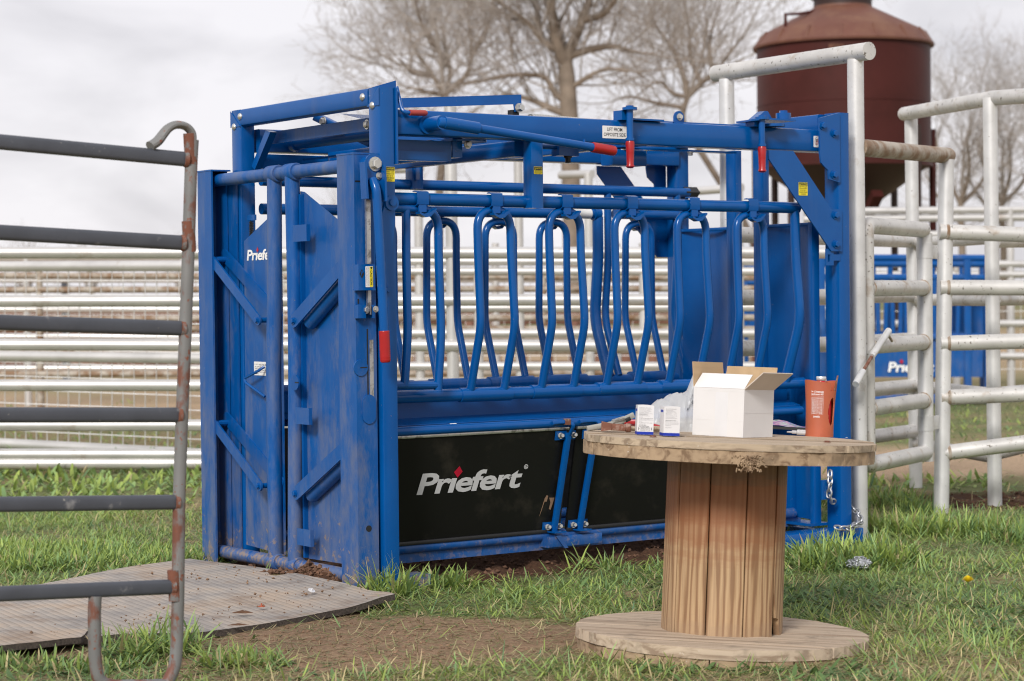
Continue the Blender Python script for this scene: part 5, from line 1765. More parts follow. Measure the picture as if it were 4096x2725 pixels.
# ------------------------------------------------------------------ grey farm panel in the left foreground
YP = -1.62
gp_ = thing('farm_panel', (-2.6, YP, 0), 'rusting dark grey tube farm panel with looped top standing at the left', 'farm panel')
g_ = lambda x, y: on(x, y, 1, YP)
for (y0, x1, y1) in ((568, 748, 638), (930, 735, 972), (1290, 735, 1314), (1660, 722, 1660), (2018, 712, 2009), (2376, 696, 2347)):
    a, b_ = g_(0, y0), g_(x1, y1)
    d = (a - b_).normalized()
    b_ = V((b_.x, YP, b_.z))
    obj('rail', MB().bar(b_, b_ + d * 2.9, 0.026, 0.0455, (0, 0, 1), 0.0115, 3), M['grey_rail'], gp_)
    obj('weld', MB().tube([b_ + d * 0.002 - V((0, .0, .0)), b_ + d * 0.012], [0.027, 0.023], 12), M['rust_patch'], gp_)
pth = [g_(x, y) for x, y in ((668, 2738), (700, 2668), (706, 2600), (712, 2400), (716, 2009), (728, 1660), (742, 1313), (755, 960), (765, 640), (770, 560))]
lp = [g_(x, y) for x, y in ((768, 530), (745, 505), (705, 497), (672, 512), (650, 540), (630, 568), (600, 585))]
obj('post', MB().tube(rpath(pth, 0.05), 0.0195, 16, flat=1.0), M['grey_post'], gp_)
lq = rpath([pth[-2] + V((0, 0, .01)), pth[-1]] + lp, 0.05, 4)
obj('loop', MB().tube(lq, [0.0192 + 0.009 * max(0, i / len(lq) - 0.35) for i in range(len(lq))], 14, flat=0.62), M['grey_post'], gp_)
ft = [g_(x, y) for x, y in ((381, 2385), (377, 2450), (380, 2640), (392, 2722), (440, 2745), (640, 2742), (676, 2738))]
obj('skid', MB().tube(rpath(ft, 0.05, 4), 0.0215, 14, flat=0.9), M['grey_post'], gp_)
for (x, y, r) in ((758, 950, 0.030), (735, 1290, 0.0), (722, 1640, 0.0), (700, 2345, 0.028), (764, 600, 0.024)):
    if r:
        c = g_(x, y)
        obj('rust_stain', MB().tube([c + V((0.0, 0, -0.045)), c + V((0, 0, -0.03)), c + V((-0.003, 0, 0.03)), c + V((-0.004, 0, 0.05))], [0.0197, 0.01985, 0.01985, 0.0197], 16), M['rust_patch'], gp_)
obj('post', MB().tube([g_(720, 600) + V((-2.75, 0, 0)), V((g_(720, 600).x - 2.75, YP, 0.0))], 0.0195, 12), M['grey_post'], gp_)


# ------------------------------------------------------------------ silver pipe fences
def pipe(a, b_, r, n=14):
    return MB().tube([a, b_], r, n)


r1 = 0.0425
# overhead hoop of the alley right behind the chute
hp = thing('alley_hoop', (2.85, 0.6, 0), 'tall silver pipe hoop rising directly behind the rear of the blue chute', 'pipe hoop')
A1, A2 = V((2.85, 0.128, 0)), V((2.85, 1.10, 0))
obj('post', pipe(A1 + V((0.01, .005, -0.05)), V((2.85, 0.128, 2.37)), 0.041, 18), M['silver'], hp)
obj('post', pipe(A2 + V((0, 0, -0.05)), V((2.85, 1.10, 2.36)), 0.041, 18), M['silver'], hp)
obj('top_bar', pipe((2.85, 0.03, 2.403), (2.85, 1.19, 2.397), 0.045, 18), M['silver_old'], hp)
# gate between hoop and main post
n_ = V((-(0.66 - 0.13), 3.99 - 2.85, 0)).normalized()
q0 = V((2.85, 0.13, 0))
ug = V((3.99 - 2.85, 0.66 - 0.13, 0)).normalized()
gt = thing('pipe_gate', (3.35, 0.36, 0), 'silver pipe gate hung between the tall hoop post and the hinge post', 'gate')


def gp(s, z):
    return q0 + ug * s + V((0, 0, z))


sl_, sr_ = 0.125, 1.02
obj('gate_frame', MB().tube(rpath([gp(sr_ - 0.02, 1.548), gp(sl_, 1.552), gp(sl_, 0.345), gp(sr_, 0.345)], 0.05, 5), r1, 16), M['silver_old'], gt)
for z in (1.235, 0.943, 0.629):
    obj('rail', pipe(gp(sl_, z), gp(sr_ - 0.01, z), r1 * 0.97), M['silver_old'], gt)
    for q_ in (sl_ + r1 * 0.9, sr_ - r1 * 0.95):
        obj('weld', MB().tube([gp(q_ - .008, z), gp(q_ - .003, z), gp(q_ + .003, z), gp(q_ + .008, z)], [r1 * .98, r1 * 1.07, r1 * 1.07, r1 * .98], 14), M['silver_rusty'], gt)
obj('hinge_stile', pipe(gp(sr_, 0.30), gp(sr_, 1.53), r1 * 0.98), M['silver'], gt)
for z in (1.43, 0.50):
    obj('hinge_sleeve', MB().tube([gp(sr_, z - 0.035), gp(sr_, z + 0.045)], 0.044, 18), M['silver'], gt)
    obj('hinge_tab', MB().bar(gp(sr_ + 0.02, z), gp(sr_ + 0.20, z), 0.012, 0.075, (0, 0, 1), 0.003), M['silver'], gt)
la_ = lambda x, y: onv(x / K, y / K, q0 - n_ * 0.06, n_)
S4 = lambda u, v: (3240 + u / 1.742, 800 + v / 1.742)
lt_ = obj('latch_handle', pipe(la_(*S4(548, 912)), la_(*S4(428, 1092)), 0.0175), M['silver'], gt)
obj('latch_rod', pipe(la_(*S4(440, 1075)), la_(*S4(350, 1225)), 0.009, 10), M['rust'], lt_)
obj('latch_sleeve', pipe(la_(*S4(368, 1195)), la_(*S4(318, 1285)), 0.0175), M['silver'], lt_)
obj('latch_hook', pipe(la_(*S4(535, 925)), la_(*S4(572, 985)), 0.007, 8), M['silver_rusty'], lt_)
# hinge post with its header pipe
mp_ = thing('hinge_post', (3.99, 0.66, 0), 'speckled silver gate hinge post with a rust stained header pipe', 'gate post')
obj('post', pipe((3.993, 0.66, -0.03), (4.06, 0.665, 1.94), 0.0425, 18), M['silver'], mp_)
obj('header_pipe', pipe((2.87, 0.128, 1.935), (4.11, 0.70, 1.965), 0.044, 18), M['silver_rusty'], mp_)
# fence going right from the hinge post
fr = thing('pipe_fence', (4.9, 0.9, 0), 'five rail silver pipe fence running right from the hinge post', 'pipe fence')
for v0, v1, z in ((939, 939, 1.543), (1150, 1152, 1.237), (1369, 1365, 0.930), (1586, 1577, 0.632), (1807, 1772, 0.325)):
    a = V((4.0, 0.665, z))
    b_ = onv(4096 / K, v1 / K, V((4.0, 0.665, 0)), V((FX, FY, 0)) + R0 * -0.0)
    b_ = V((b_.x, b_.y, b_.z))
    obj('rail', MB().tube([a, a + (b_ - a) * 2.2], r1, 14), M['silver_old'], fr)
    dw = (b_ - a).normalized()
    obj('weld', MB().tube([a + dw * q_ for q_ in (.034, .040, .048, .054)], [r1 * .98, r1 * 1.08, r1 * 1.07, r1 * .98], 14), M['silver_rusty'], fr)
e = a + (b_ - a) * 2.2
obj('post', pipe((e.x, e.y, -0.02), (e.x, e.y, 1.6), r1), M['silver'], fr)

# second hoop further along
p2, p3 = V((4.574, 0.795, 0)), V((5.083, 1.907, 0))
h2 = thing('alley_hoop', (4.8, 1.3, 0), 'tall silver pipe hoop beyond the hinge post at the right edge', 'pipe hoop')
zt2, zt3 = onv(2290, 226, p2, V((FX, FY, 0))).z, onv(2108, 262, p3, V((FX, FY, 0))).z
obj('post', pipe(p2 + V((0, 0, -0.05)), p2 + V((-0.02, 0, zt2)), 0.041, 18), M['silver'], h2)
obj('post', pipe(p3 + V((0, 0, -0.05)), p3 + V((-0.02, 0, zt3)), 0.041, 18), M['silver'], h2)
e2 = onv(2357, 209, p2 - V((FX, FY, 0)) * 0.25, V((FX, FY, 0)))
d2 = (e2 - V((p2.x, p2.y, zt2 + .03))) * 2
obj('top_bar', MB().tube([p3 + V((-0.04, 0.04, zt3 + .0)), p2 + V((0, 0, zt2 + 0.0)), p2 + V((0, 0, zt2)) + d2], 0.043, 16), M['silver_old'], h2)
# end gate between the posts of that hoop, seen behind the near rails
eg = thing('pipe_gate', (4.83, 1.35, 0), 'silver pipe gate closing the alley between the posts of the farther hoop', 'gate')
for y in (554, 640 + 50, 897 - 0, 1036):
    z = onv(2230, y, (p2 + p3) / 2, V((FX, FY, 0))).z
    obj('rail', pipe(p3 + V((0, 0, z)), p2 + V((0, 0, z)), 0.036), M['silver_old'], eg)
# far side of the alley
fa = thing('pipe_fence', (3.9, 1.5, 0), 'silver pipe fence on the far side of the alley behind the tail gate', 'pipe fence')
for y in (549, 684, 793, 908, 1020):
    z = onv(1800, y, (A2 + p3) / 2, V((FX, FY, 0))).z
    obj('rail', pipe(A2 + V((0, 0, z)), p3 + V((0, 0, z)), 0.043), M['silver_old'], fa)
# rails beyond p2 to the right
fb = thing('pipe_fence', (6.0, 1.2, 0), 'grey silver pipe fence leaving the farther hoop at the right edge', 'pipe fence')
for y0, y1 in ((556, 556), (612 + 78, 689), (906, 900), (1046, 1030)):
    a = onv(2290, y0, p2, V((FX, FY, 0)))
    b_ = onv(2357, y1, p2 + V((FX, FY, 0)) * 0.3, V((FX, FY, 0)))
    obj('rail', MB().tube([a, a + (b_ - a) * 5], 0.036, 12), M['silver_old'], fb)


def long_fence(label, D, x0, x1, ys, r, posts, mat='far_silver', caps=(), post_top=None, D1=None, group=None, wire=None, name='pipe_fence'):
    D1 = D1 or D
    o = thing(name, V((far((x0 + x1) / 2, 700, (D + D1) / 2).x, far((x0 + x1) / 2, 700, (D + D1) / 2).y, 0)), label, 'pipe fence', group)
    for y in ys:
        ya, yb = y if isinstance(y, tuple) else (y, y)
        obj('rail', pipe(far(x0, ya, D), far(x1, yb, D1), r, 12), M[mat], o)
    for pp in posts:
        x, yt = pp[0], pp[1]
        Dx = D + (D1 - D) * (x - x0) / (x1 - x0)
        a = far(x, yt, Dx)
        ps = obj('post', pipe((a.x, a.y, -0.05), a, r * 1.05, 14), M[mat], o)
        if len(pp) > 2:
            obj('cap_rail', pipe(far(pp[2], yt + pp[3], Dx + 0.3), far(x + 9, yt + 2, Dx - 0.02), r, 12), M[mat], o)
    if wire:
        wy0, wy1, step = wire
        mb = MB()
        c0, c1 = far(x0, wy0[0], D), far(x1, wy0[1], D1)
        b0, b1 = far(x0, wy1[0], D), far(x1, wy1[1], D1)
        nn = int((c1 - c0).length / step)
        for k in range(nn + 1):
            t = k / nn
            mb.tube([c0 + (c1 - c0) * t, b0 + (b1 - b0) * t], 0.0045, 3, False)
        mm = max(2, int((c0 - b0).length / step))
        for k in range(mm + 1):
            t = k / mm
            mb.tube([c0 + (b0 - c0) * t, c1 + (b1 - c1) * t], 0.0045, 3, False)
        q = obj('wire_mesh', mb, M['wire'], o, 0)
        q['kind'] = 'stuff'
    return o


long_fence('long frontal silver pipe fence with a tall post seen through the drop bars', 15.0, -260, 1935, [582, (694, 689), (793, 797), 887, 979, 1046, 1067], 0.0415, [(1036, 246), (1640, 560)])
long_fence('thick pale fence with wire mesh slanting behind the long silver fence at left', 18.0, -200, 820, [(614, 611), (817, 830), (1010, 1064)], 0.043, [(820, 600)], D1=16.2, wire=((616, 612), (1010, 1064), 0.105))
long_fence('silver fence with stubby capped posts farther behind the drop bars', 20.0, 700, 1790, [602, 625, (711, 707), 767, 843, 880], 0.04, [(780, 600), (870, 600), (1480, 560), (1562, 590), (962, 386, 850, 6), (1192, 320), (1354, 399, 1290, 4), (1100, 600), (1700, 430, 1600, 10)], 'far_silver')
long_fence('farther silver mesh fence behind the slanting fence', 25.0, -200, 1930, [588 + 6, 643, 712, 775, 848], 0.04, [(60, 580), (420, 580), (700, 580), (1140, 560), (1420, 560), (1700, 560)], 'far_silver', wire=((600, 600), (850, 850), 0.15))
long_fence('pale wire mesh fence at the far right behind the blue calf table', 26.0, 1850, 2700, [(487, 480), (505, 498), 540, 608, 632, 745, 820], 0.045, [(1960, 480), (2200, 600), (2325, 480)], 'far_silver', wire=((610, 610), (850, 850), 0.13))
long_fence('rust stained pipe fence running behind the long silver fence and the drop bars', 22.0, -220, 1880, [(634, 640), (668, 664), (735, 731), (755, 758), (812, 806), (862, 858)], 0.033, [(90, 625), (500, 625), (900, 628), (1250, 625), (1610, 625)], 'silver_rusty')
bf_ = thing('board_fence', V((far(600, 760, 38).x, far(600, 760, 38).y, 0)), 'low red brown ranch fence far off beyond the silver fences', 'fence')
for y in (722, 741, 762, 783, 806, 838, 862):
    obj('rail', pipe(far(-150, y, 37), far(1900, y - 2, 40), 0.055 if y < 820 else 0.045, 8), M['brown_pipe'], bf_)
for k in range(34):
    x = -120 + k * 60
    a = far(x, 712, 38)
    obj('post', pipe((a.x, a.y, -0.1), a, 0.09, 8), M['brown_pipe'], bf_)
dk = thing('dark_panel_fence', V((far(300, 760, 30).x, far(300, 760, 30).y, 0)), 'dark steel panel fence far off behind the mesh at left', 'fence')
for y in (665, 755, 822):
    obj('rail', pipe(far(-150, y, 30), far(900, y + 2, 31), 0.04, 8), M['grey_rail'], dk)
for x in (150, 420, 640):
    a = far(x, 650, 30)
    obj('post', pipe((a.x, a.y, 0), a, 0.06, 8), M['grey_rail'], dk)

# ------------------------------------------------------------------ second blue machine in the background
cq = lambda x, y, dz=0.0: far(x, y, 23.0 + dz)
ct = thing('calf_table', V((cq(2070, 700).x, cq(2070, 700).y, 0)), 'smaller blue calf chute standing far behind the silver gate', 'cattle chute')


def C2(name, mb, m='blue_mid', par=None):
    return obj(name, mb, M[m], par or ct)


for x, yt in ((1712, 580), (1890, 590), (1962, 600), (2272, 592), (2225, 598)):
    a = cq(x, yt)
    C2('post', MB().bar((a.x, a.y, 0.0), a, 0.075, 0.1, (FX, FY, 0), 0.01))
for x, yt in ((1880, 596), (2262, 590)):
    a = cq(x, yt, 0.8)
    C2('post', MB().bar((a.x, a.y, 0.0), a, 0.075, 0.1, (FX, FY, 0), 0.01))
for y in (593, 607, 638):
    C2('top_rail', MB().tube([cq(1880, y), cq(2275, y + 1)], 0.035, 10))
C2('top_rail', MB().tube([cq(1880, 596, 0.8), cq(2262, 594, 0.8)], 0.035, 10))
C2('hinge_pipe', MB().tube([cq(1890, 776), cq(2262, 776)], 0.04, 10))
for x in (1990, 2030, 2064, 2095, 2130, 2160, 2196):
    C2('drop_bar', MB().tube(rpath([cq(x - 8, 776), cq(x - 10, 700), cq(x - 8, 640), cq(x + 8, 640), cq(x + 10, 700), cq(x + 8, 776)], 0.06, 4), 0.026, 8))
for x in (2008, 2047, 2079, 2112, 2145, 2178, 2212, 1935, 1912):
    C2('far_bar', MB().tube([cq(x, 776, .7), cq(x + 2, 610, .7)], 0.03, 8))
C2('hinge_pipe', MB().tube([cq(1890, 770, .7), cq(2262, 770, .7)], 0.04, 10))
C2('inner_sheet', MB().plate([cq(2100, 700, .75), cq(2222, 700, .75), cq(2222, 868, .75), cq(2100, 868, .75)], V((FX, FY, 0)) * 0.02))
sh = C2('side_sheet', MB().plate([cq(1890, 778), cq(2262, 778), cq(2262, 868), cq(1890, 868)], V((FX, FY, 0)) * 0.02))
lw = MB()
text(lw, 'Pr\u0131efert', lambda x, y: cq(x, -y, -0.02), 2044, 2150, -857, -833, 0.03, 0.12, 0.95)
C2('logo_lettering', lw, 'logo_white', sh)
C2('logo_diamond', MB().add([cq(2070, 833, -.03), cq(2075, 838, -.03), cq(2080, 833, -.03), cq(2075, 826, -.03)], [(0, 1, 2, 3)]), 'logo_red', sh)
C2('tail_gate', MB().plate([cq(2225, 640, .4), cq(2268, 640, .4), cq(2268, 868, .4), cq(2225, 868, .4)], V((FX, FY, 0)) * 0.02))
C2('neck_door', MB().plate([cq(1875, 660), cq(1895, 650), cq(1895, 868), cq(1875, 868)], V((FX, FY, 0)) * 0.02))
C2('entry_sheet', MB().plate([cq(1862, 735, .3), cq(1962, 735, .3), cq(1962, 868, .3), cq(1862, 868, .3)], V((FX, FY, 0)) * 0.02))
C2('tilt_panel', MB().plate([cq(1705, 706), cq(1870, 706), cq(1870, 756), cq(1705, 756)], V((FX, FY, 0)) * 0.03))
C2('tilt_rail', MB().tube([cq(1700, 616), cq(1890, 622)], 0.03, 8).tube([cq(1700, 650), cq(1890, 655)], 0.03, 8))
C2('grip', MB().tube([cq(1872, 725, -.2), cq(1876, 740, -.2)], 0.03, 8), 'red_grip')
C2('lower_sheet', MB().plate([cq(1870, 830), cq(1960, 830), cq(1960, 915), cq(1870, 915)], V((FX, FY, 0)) * 0.02))
C2('skid', MB().bar(V((cq(1880, 900).x, cq(1880, 900).y, 0.06)), V((cq(2270, 900).x, cq(2270, 900).y, 0.06)), 0.1, 0.1, (0, 0, 1), 0.01))

# ------------------------------------------------------------------ feed bin
DS = 30.0
sc_ = far(1942, 300, DS)
zf = lambda y: far(1942, y, DS).z
silo = thing('feed_bin', (sc_.x, sc_.y, 0), 'dark red steel feed bin with conical roof rising behind the silver gate', 'feed bin')
rs = 198 / 2357 * 4096 / F_PX * DS


def ringed(zr, n=56):
    return MB().tube([(sc_.x, sc_.y, z) for z, r in zr], [r for z, r in zr], n)


obj('bin_wall', ringed([(zf(385), rs), (zf(110), rs)]), M['silo'], silo, 30)
obj('wall_band', ringed([(zf(388), rs * 1.015), (zf(380), rs * 1.015)]).tube([(sc_.x, sc_.y, zf(246)), (sc_.x, sc_.y, zf(244))], rs * 1.006, 56), M['silo'], silo, 30)
obj('roof', ringed([(zf(113), rs * 1.04), (zf(108), rs * 1.045), (zf(78), rs * 0.93), (zf(20), rs * 0.34), (zf(12), rs * 0.33)]), M['silo_roof'], silo, 30)
ld = obj('filler_neck', ringed([(zf(24), rs * 0.335), (zf(-2), rs * 0.335)]), M['silo_dark'], silo, 30)
obj('lid', ringed([(zf(-2), rs * 0.37), (zf(-6), rs * 0.37), (zf(-20), rs * 0.1)]), M['silo_roof'], ld, 30)
obj('hopper', ringed([(zf(384), rs * 0.99), (zf(480), rs * 0.30), (zf(500), rs * 0.28)]), M['silo_dark'], silo, 30)
for k in (90, -90, 136, -136, 44, -44):
    a = YAW + R_(180 + k)
    x, y = sc_.x + rs * 1.03 * math.cos(a), sc_.y + rs * 1.03 * math.sin(a)
    obj('leg', MB().bar((x, y, 0), (x, y, zf(300)), 0.075, 0.075, (1, 0, 0), 0.01), M['silo'] if abs(k) == 90 else M['silo_dark'], silo)
for k in range(16):
    a = 2 * math.pi * k / 16
    d = V((math.cos(a), math.sin(a), 0))
    obj('roof_rib', MB().bar(sc_ * V((0, 0, 0)) + V((sc_.x, sc_.y, zf(109))) + d * rs * 1.03, V((sc_.x, sc_.y, zf(78))) + d * rs * 0.93, 0.035, 0.04, (0, 0, 1), 0.006), M['silo_roof'], silo)
obj('roof_bracket', MB().tube([far(1808, 62, DS - .6), far(1808, 33, DS - .6), far(1845, 32, DS - .5), far(1880, 24, DS - .3)], 0.022, 8), M['silo'], silo)
obj('discharge_tube', MB().bar(far(2020, 445, DS - 0.9), far(1985, 520, DS - .4), 0.16, 0.12, (0, 0, 1), 0.01), M['silo'], silo)
obj('eave_clip', MB().box(-.13, .13, -.04, .04, -.1, .06), M['silo_roof'], silo).location = far(1928, 112, DS - rs * 1.02) - V((sc_.x, sc_.y, 0)) + V((sc_.x, sc_.y, 0))


# ------------------------------------------------------------------ bare trees
def tubes_np(segs, n, name, m):
    a = np.array([s[0] for s in segs], float)
    b_ = np.array([s[1] for s in segs], float)
    ra = np.array([s[2] for s in segs])[:, None]
    rb = np.array([s[3] for s in segs])[:, None]
    t = b_ - a
    t /= np.linalg.norm(t, axis=1)[:, None] + 1e-9
    up = np.where(np.abs(t[:, 2:3]) < 0.9, np.array([[0, 0, 1.0]]), np.array([[1.0, 0, 0]]))
    u = np.cross(t, up)
    u /= np.linalg.norm(u, axis=1)[:, None]
    w_ = np.cross(t, u)
    rows = []
    for P_, r in ((a, ra), (b_, rb)):
        for k in range(n):
            q = 2 * np.pi * k / n
            rows.append(P_ + (u * math.cos(q) + w_ * math.sin(q)) * r)
    v = np.stack(rows, 1).reshape(-1, 3)
    base = np.arange(len(segs))[:, None] * (2 * n)
    f = np.concatenate([base + np.array([[k, (k + 1) % n, n + (k + 1) % n, n + k]]) for k in range(n)], 1).reshape(-1, 4)
    return np_mesh(name, v, f, m)


def rvec(rg):
    v = V((rg.gauss(0, 1), rg.gauss(0, 1), rg.gauss(0, 1)))
    return v.normalized()


def sprout(rg, p, d, length, r, depth, out, lim):
    if len(out) > lim:
        return
    nseg = max(2, min(6, int(length / 0.35)))
    seg = length / nseg
    for k in range(nseg):
        d = (d + rvec(rg) * 0.16 + V((0, 0, 0.05))).normalized()
        q = p + d * seg
        r2 = r * (1 - 0.55 / nseg)
        out.append((p, q, r, r2))
        if depth > 0 and (k > 0 or nseg < 3):
            for _ in range(2 if rg.random() < 0.5 else 1):
                side = rvec(rg)
                side = (side - d * side.dot(d)).normalized()
                nd = (d * rg.uniform(0.55, 0.95) + side * rg.uniform(0.5, 0.9) + V((0, 0, 0.12))).normalized()
                sprout(rg, q, nd, length * rg.uniform(0.42, 0.68), max(r2 * rg.uniform(0.42, 0.6), 0.0055), depth - 1, out, lim)
        p, r = q, r2


def tree(label, D, base, limbs, r0, seed, depth=3, lim=16000, group='bare trees behind the pens', tw=0.9, spread=1.0):
    rg = random.Random(seed)
    b0 = far(base[0], 700, D)
    o = thing('bare_tree', (b0.x, b0.y, 0), label, 'tree', group)
    org = origin_of(o)
    big, small = [], []
    dirF = V((FX, FY, 0))
    for li, (pts, ra, rb) in enumerate(limbs):
        off0, off1 = (0, 0) if li == 0 else (0, rg.uniform(-1.6, 1.6) * spread)
        n = len(pts)
        w3 = []
        for i, (x, y) in enumerate(pts):
            t = i / (n - 1)
            w3.append(far(x, y, D + off0 + (off1 - off0) * t))
        if li and big:
            w3[0] = min((q[1] for q in big), key=lambda q: (q + org - w3[0]).length) + org
        if li == 0:
            w3[0].z = -0.3
        w3 = rpath(w3, 0.9, 3)
        n = len(w3)
        for i in range(n - 1):
            t0, t1 = i / (n - 1), (i + 1) / (n - 1)
            a, c = w3[i], w3[i + 1]
            rr0, rr1 = ra + (rb - ra) * t0, ra + (rb - ra) * t1
            big.append((a - org, c - org, rr0, rr1))
            if li == 0 and t1 < 0.8:
                continue
            L_ = (c - a).length
            for _ in range(max(1, int(L_ / 0.45 * tw + rg.random()))):
                d = (c - a).normalized()
                side = rvec(rg)
                side = (side - d * side.dot(d)).normalized()
                nd = (d * rg.uniform(0.3, 0.9) + side * 0.9 + V((0, 0, 0.3))).normalized()
                sprout(rg, a + (c - a) * rg.random() - org, nd, rg.uniform(1.0, 2.6) * spread, min(rr1 * 0.45, 0.028), depth, small, lim)
        sprout(rg, w3[-1] - org, (w3[-1] - w3[-2]).normalized(), 2.2 * spread, rb, depth, small, lim)
    link('trunk', tubes_np(big, 8, 'trunk', M['bark']), o)
    link('crown', tubes_np(small, 3, 'crown', M['twig']), o)
    return o


cT = lambda pts: [((1400 + u / 1.473) / K, (v / 1.473) / K) for u, v in pts]
tree('large bare tree with a forked trunk rising behind the middle of the chute', 50, (1318, 900),
     [([(1322, 900), (1318, 560)] + cT([(1290, 640), (1275, 420), (1262, 350)]), 0.24, 0.18),
      (cT([(1255, 380), (1230, 290), (1195, 150), (1185, -20), (1150, -220), (1120, -420)]), 0.16, 0.05),
      (cT([(1275, 380), (1300, 280), (1365, 140), (1410, 0), (1480, -200), (1500, -400)]), 0.15, 0.05),
      (cT([(1200, 310), (1150, 260), (1050, 130), (955, 65), (860, 0), (720, -120)]), 0.085, 0.035),
      (cT([(1250, 640), (1205, 560), (1160, 445), (1000, 440), (880, 450), (760, 485), (620, 500)]), 0.085, 0.025),
      (cT([(1310, 330), (1440, 282), (1560, 270), (1640, 300), (1800, 325)]), 0.10, 0.03),
      (cT([(1370, 140), (1480, 100), (1540, 40), (1620, -100)]), 0.10, 0.04),
      (cT([(1260, 700), (1180, 640), (1080, 590), (960, 560), (860, 570)]), 0.10, 0.03),
      (cT([(1130, 180), (1100, 60), (1090, -80), (1040, -250)]), 0.09, 0.03),
      (cT([(1330, 500), (1420, 440), (1520, 400), (1640, 420)]), 0.07, 0.03)], 0.46, 3, 3, 42000, tw=2.0)
tree('twiggy bare tree behind the head gate end of the chute', 56, (1000, 900),
     [([(1012, 900), (1010, 420)] + cT([(590, 640), (560, 560)]), 0.12, 0.09),
      (cT([(560, 570), (480, 430), (400, 320), (350, 220), (330, 110)]), 0.075, 0.02),
      (cT([(560, 560), (600, 420), (560, 300), (540, 150), (500, 20)]), 0.075, 0.02),
      (cT([(580, 560), (700, 440), (720, 300), (700, 140), (690, -40)]), 0.075, 0.02),
      (cT([(480, 430), (350, 420), (330, 385), (290, 350)]), 0.09, 0.03),
      (cT([(560, 330), (450, 200), (400, 90), (390, -20)]), 0.08, 0.025),
      (cT([(560, 562), (430, 540), (380, 520), (330, 510)]), 0.07, 0.025),
      (cT([(700, 300), (800, 200), (840, 60), (860, -60)]), 0.08, 0.025)], 0.2, 8, 3, 40000, tw=2.3)
tree('slanting bare tree between the big tree and the red feed bin', 58, (1760, 900),
     [([(1745, 900), (1745, 560)] + cT([(1945, 700), (1990, 570)]), 0.10, 0.075),
      (cT([(1990, 570), (2080, 480), (2160, 420), (2230, 320), (2330, 200), (2400, 60)]), 0.085, 0.02),
      (cT([(1985, 580), (1900, 560), (1840, 480), (1780, 490), (1700, 560)]), 0.07, 0.025),
      (cT([(2150, 430), (2110, 300), (2130, 180), (2180, 20)]), 0.08, 0.025),
      (cT([(2000, 560), (1960, 420), (1900, 280), (1800, 160), (1760, 20)]), 0.09, 0.025),
      (cT([(2080, 480), (2000, 330), (2000, 150), (1960, -20)]), 0.08, 0.025),
      (cT([(1960, 600), (1760, 600), (1640, 560), (1540, 600)]), 0.06, 0.02)], 0.22, 12, 3, 36000, tw=2.1)
for i, (x, top, D, lb) in enumerate(((2215, 290, 80, 'bare tree to the right of the feed bin, left of its two neighbours'), (2310, 300, 84, 'bare tree at the right edge of the view behind the hoop'), (2440, 270, 78, 'bare tree just beyond the right edge of the view'))):
    tree(lb, D, (x, 800), [([(x, 800), (x, 560), (x - 4, 470)], 0.15, 0.11), ([(x - 4, 480), (x - 40, 400), (x - 62, 330), (x - 50, top)], 0.085, 0.03), ([(x - 4, 470), (x + 20, 390), (x + 10, 320), (x + 24, top - 10)], 0.09, 0.03), ([(x, 490), (x + 50, 420), (x + 66, 350)], 0.1, 0.04), ([(x - 2, 520), (x - 60, 450), (x - 85, 400)], 0.09, 0.03)], 0.3, 40 + i, 3, 7000, tw=0.9, spread=1.15)
for i, (x, top, D) in enumerate(((60, 640, 150), (210, 632, 170), (420, 645, 160), (780, 560, 120), (860, 600, 150))):
    tree(['low bare tree on the horizon at the far left edge', 'low bare tree on the horizon behind the left mesh fence', 'low bare tree on the horizon behind the grey panel post', 'bare tree on the horizon behind the head gate', 'small bare tree on the horizon right of the head gate'][i], D, (x, 720), [([(x, 740), (x, 690), (x + 2, 670)], 0.25, 0.2), ([(x + 2, 672), (x - 14, 655), (x - 20, top)], 0.14, 0.06), ([(x + 2, 670), (x + 14, 650), (x + 12, top - 4)], 0.14, 0.06)], 0.3, 60 + i, 2, 2500, tw=1.0, spread=1.2)

# pale barn far off, glimpsed between the rails
bn = thing('barn', V((far(330, 690, 120).x, far(330, 690, 120).y, 0)), 'pale low barn on the horizon behind the left fences', 'barn')
ba_, bb_ = far(480, 700, 120), far(760, 700, 118)
fwv = V((FX, FY, 0)) * 8
obj('wall', MB().plate([(ba_.x, ba_.y, -0.2), (bb_.x, bb_.y, -0.2), (bb_.x, bb_.y, 2.8), (ba_.x, ba_.y, 2.8)], fwv), M['wall_far'], bn)
obj('roof', MB().plate([(ba_.x, ba_.y, 2.8), tuple(ba_ + fwv * 0.5 + V((0, 0, 4.0 - ba_.z))), tuple(ba_ + fwv + V((0, 0, 2.8 - ba_.z)))], bb_ - ba_), M['far_silver'], bn)


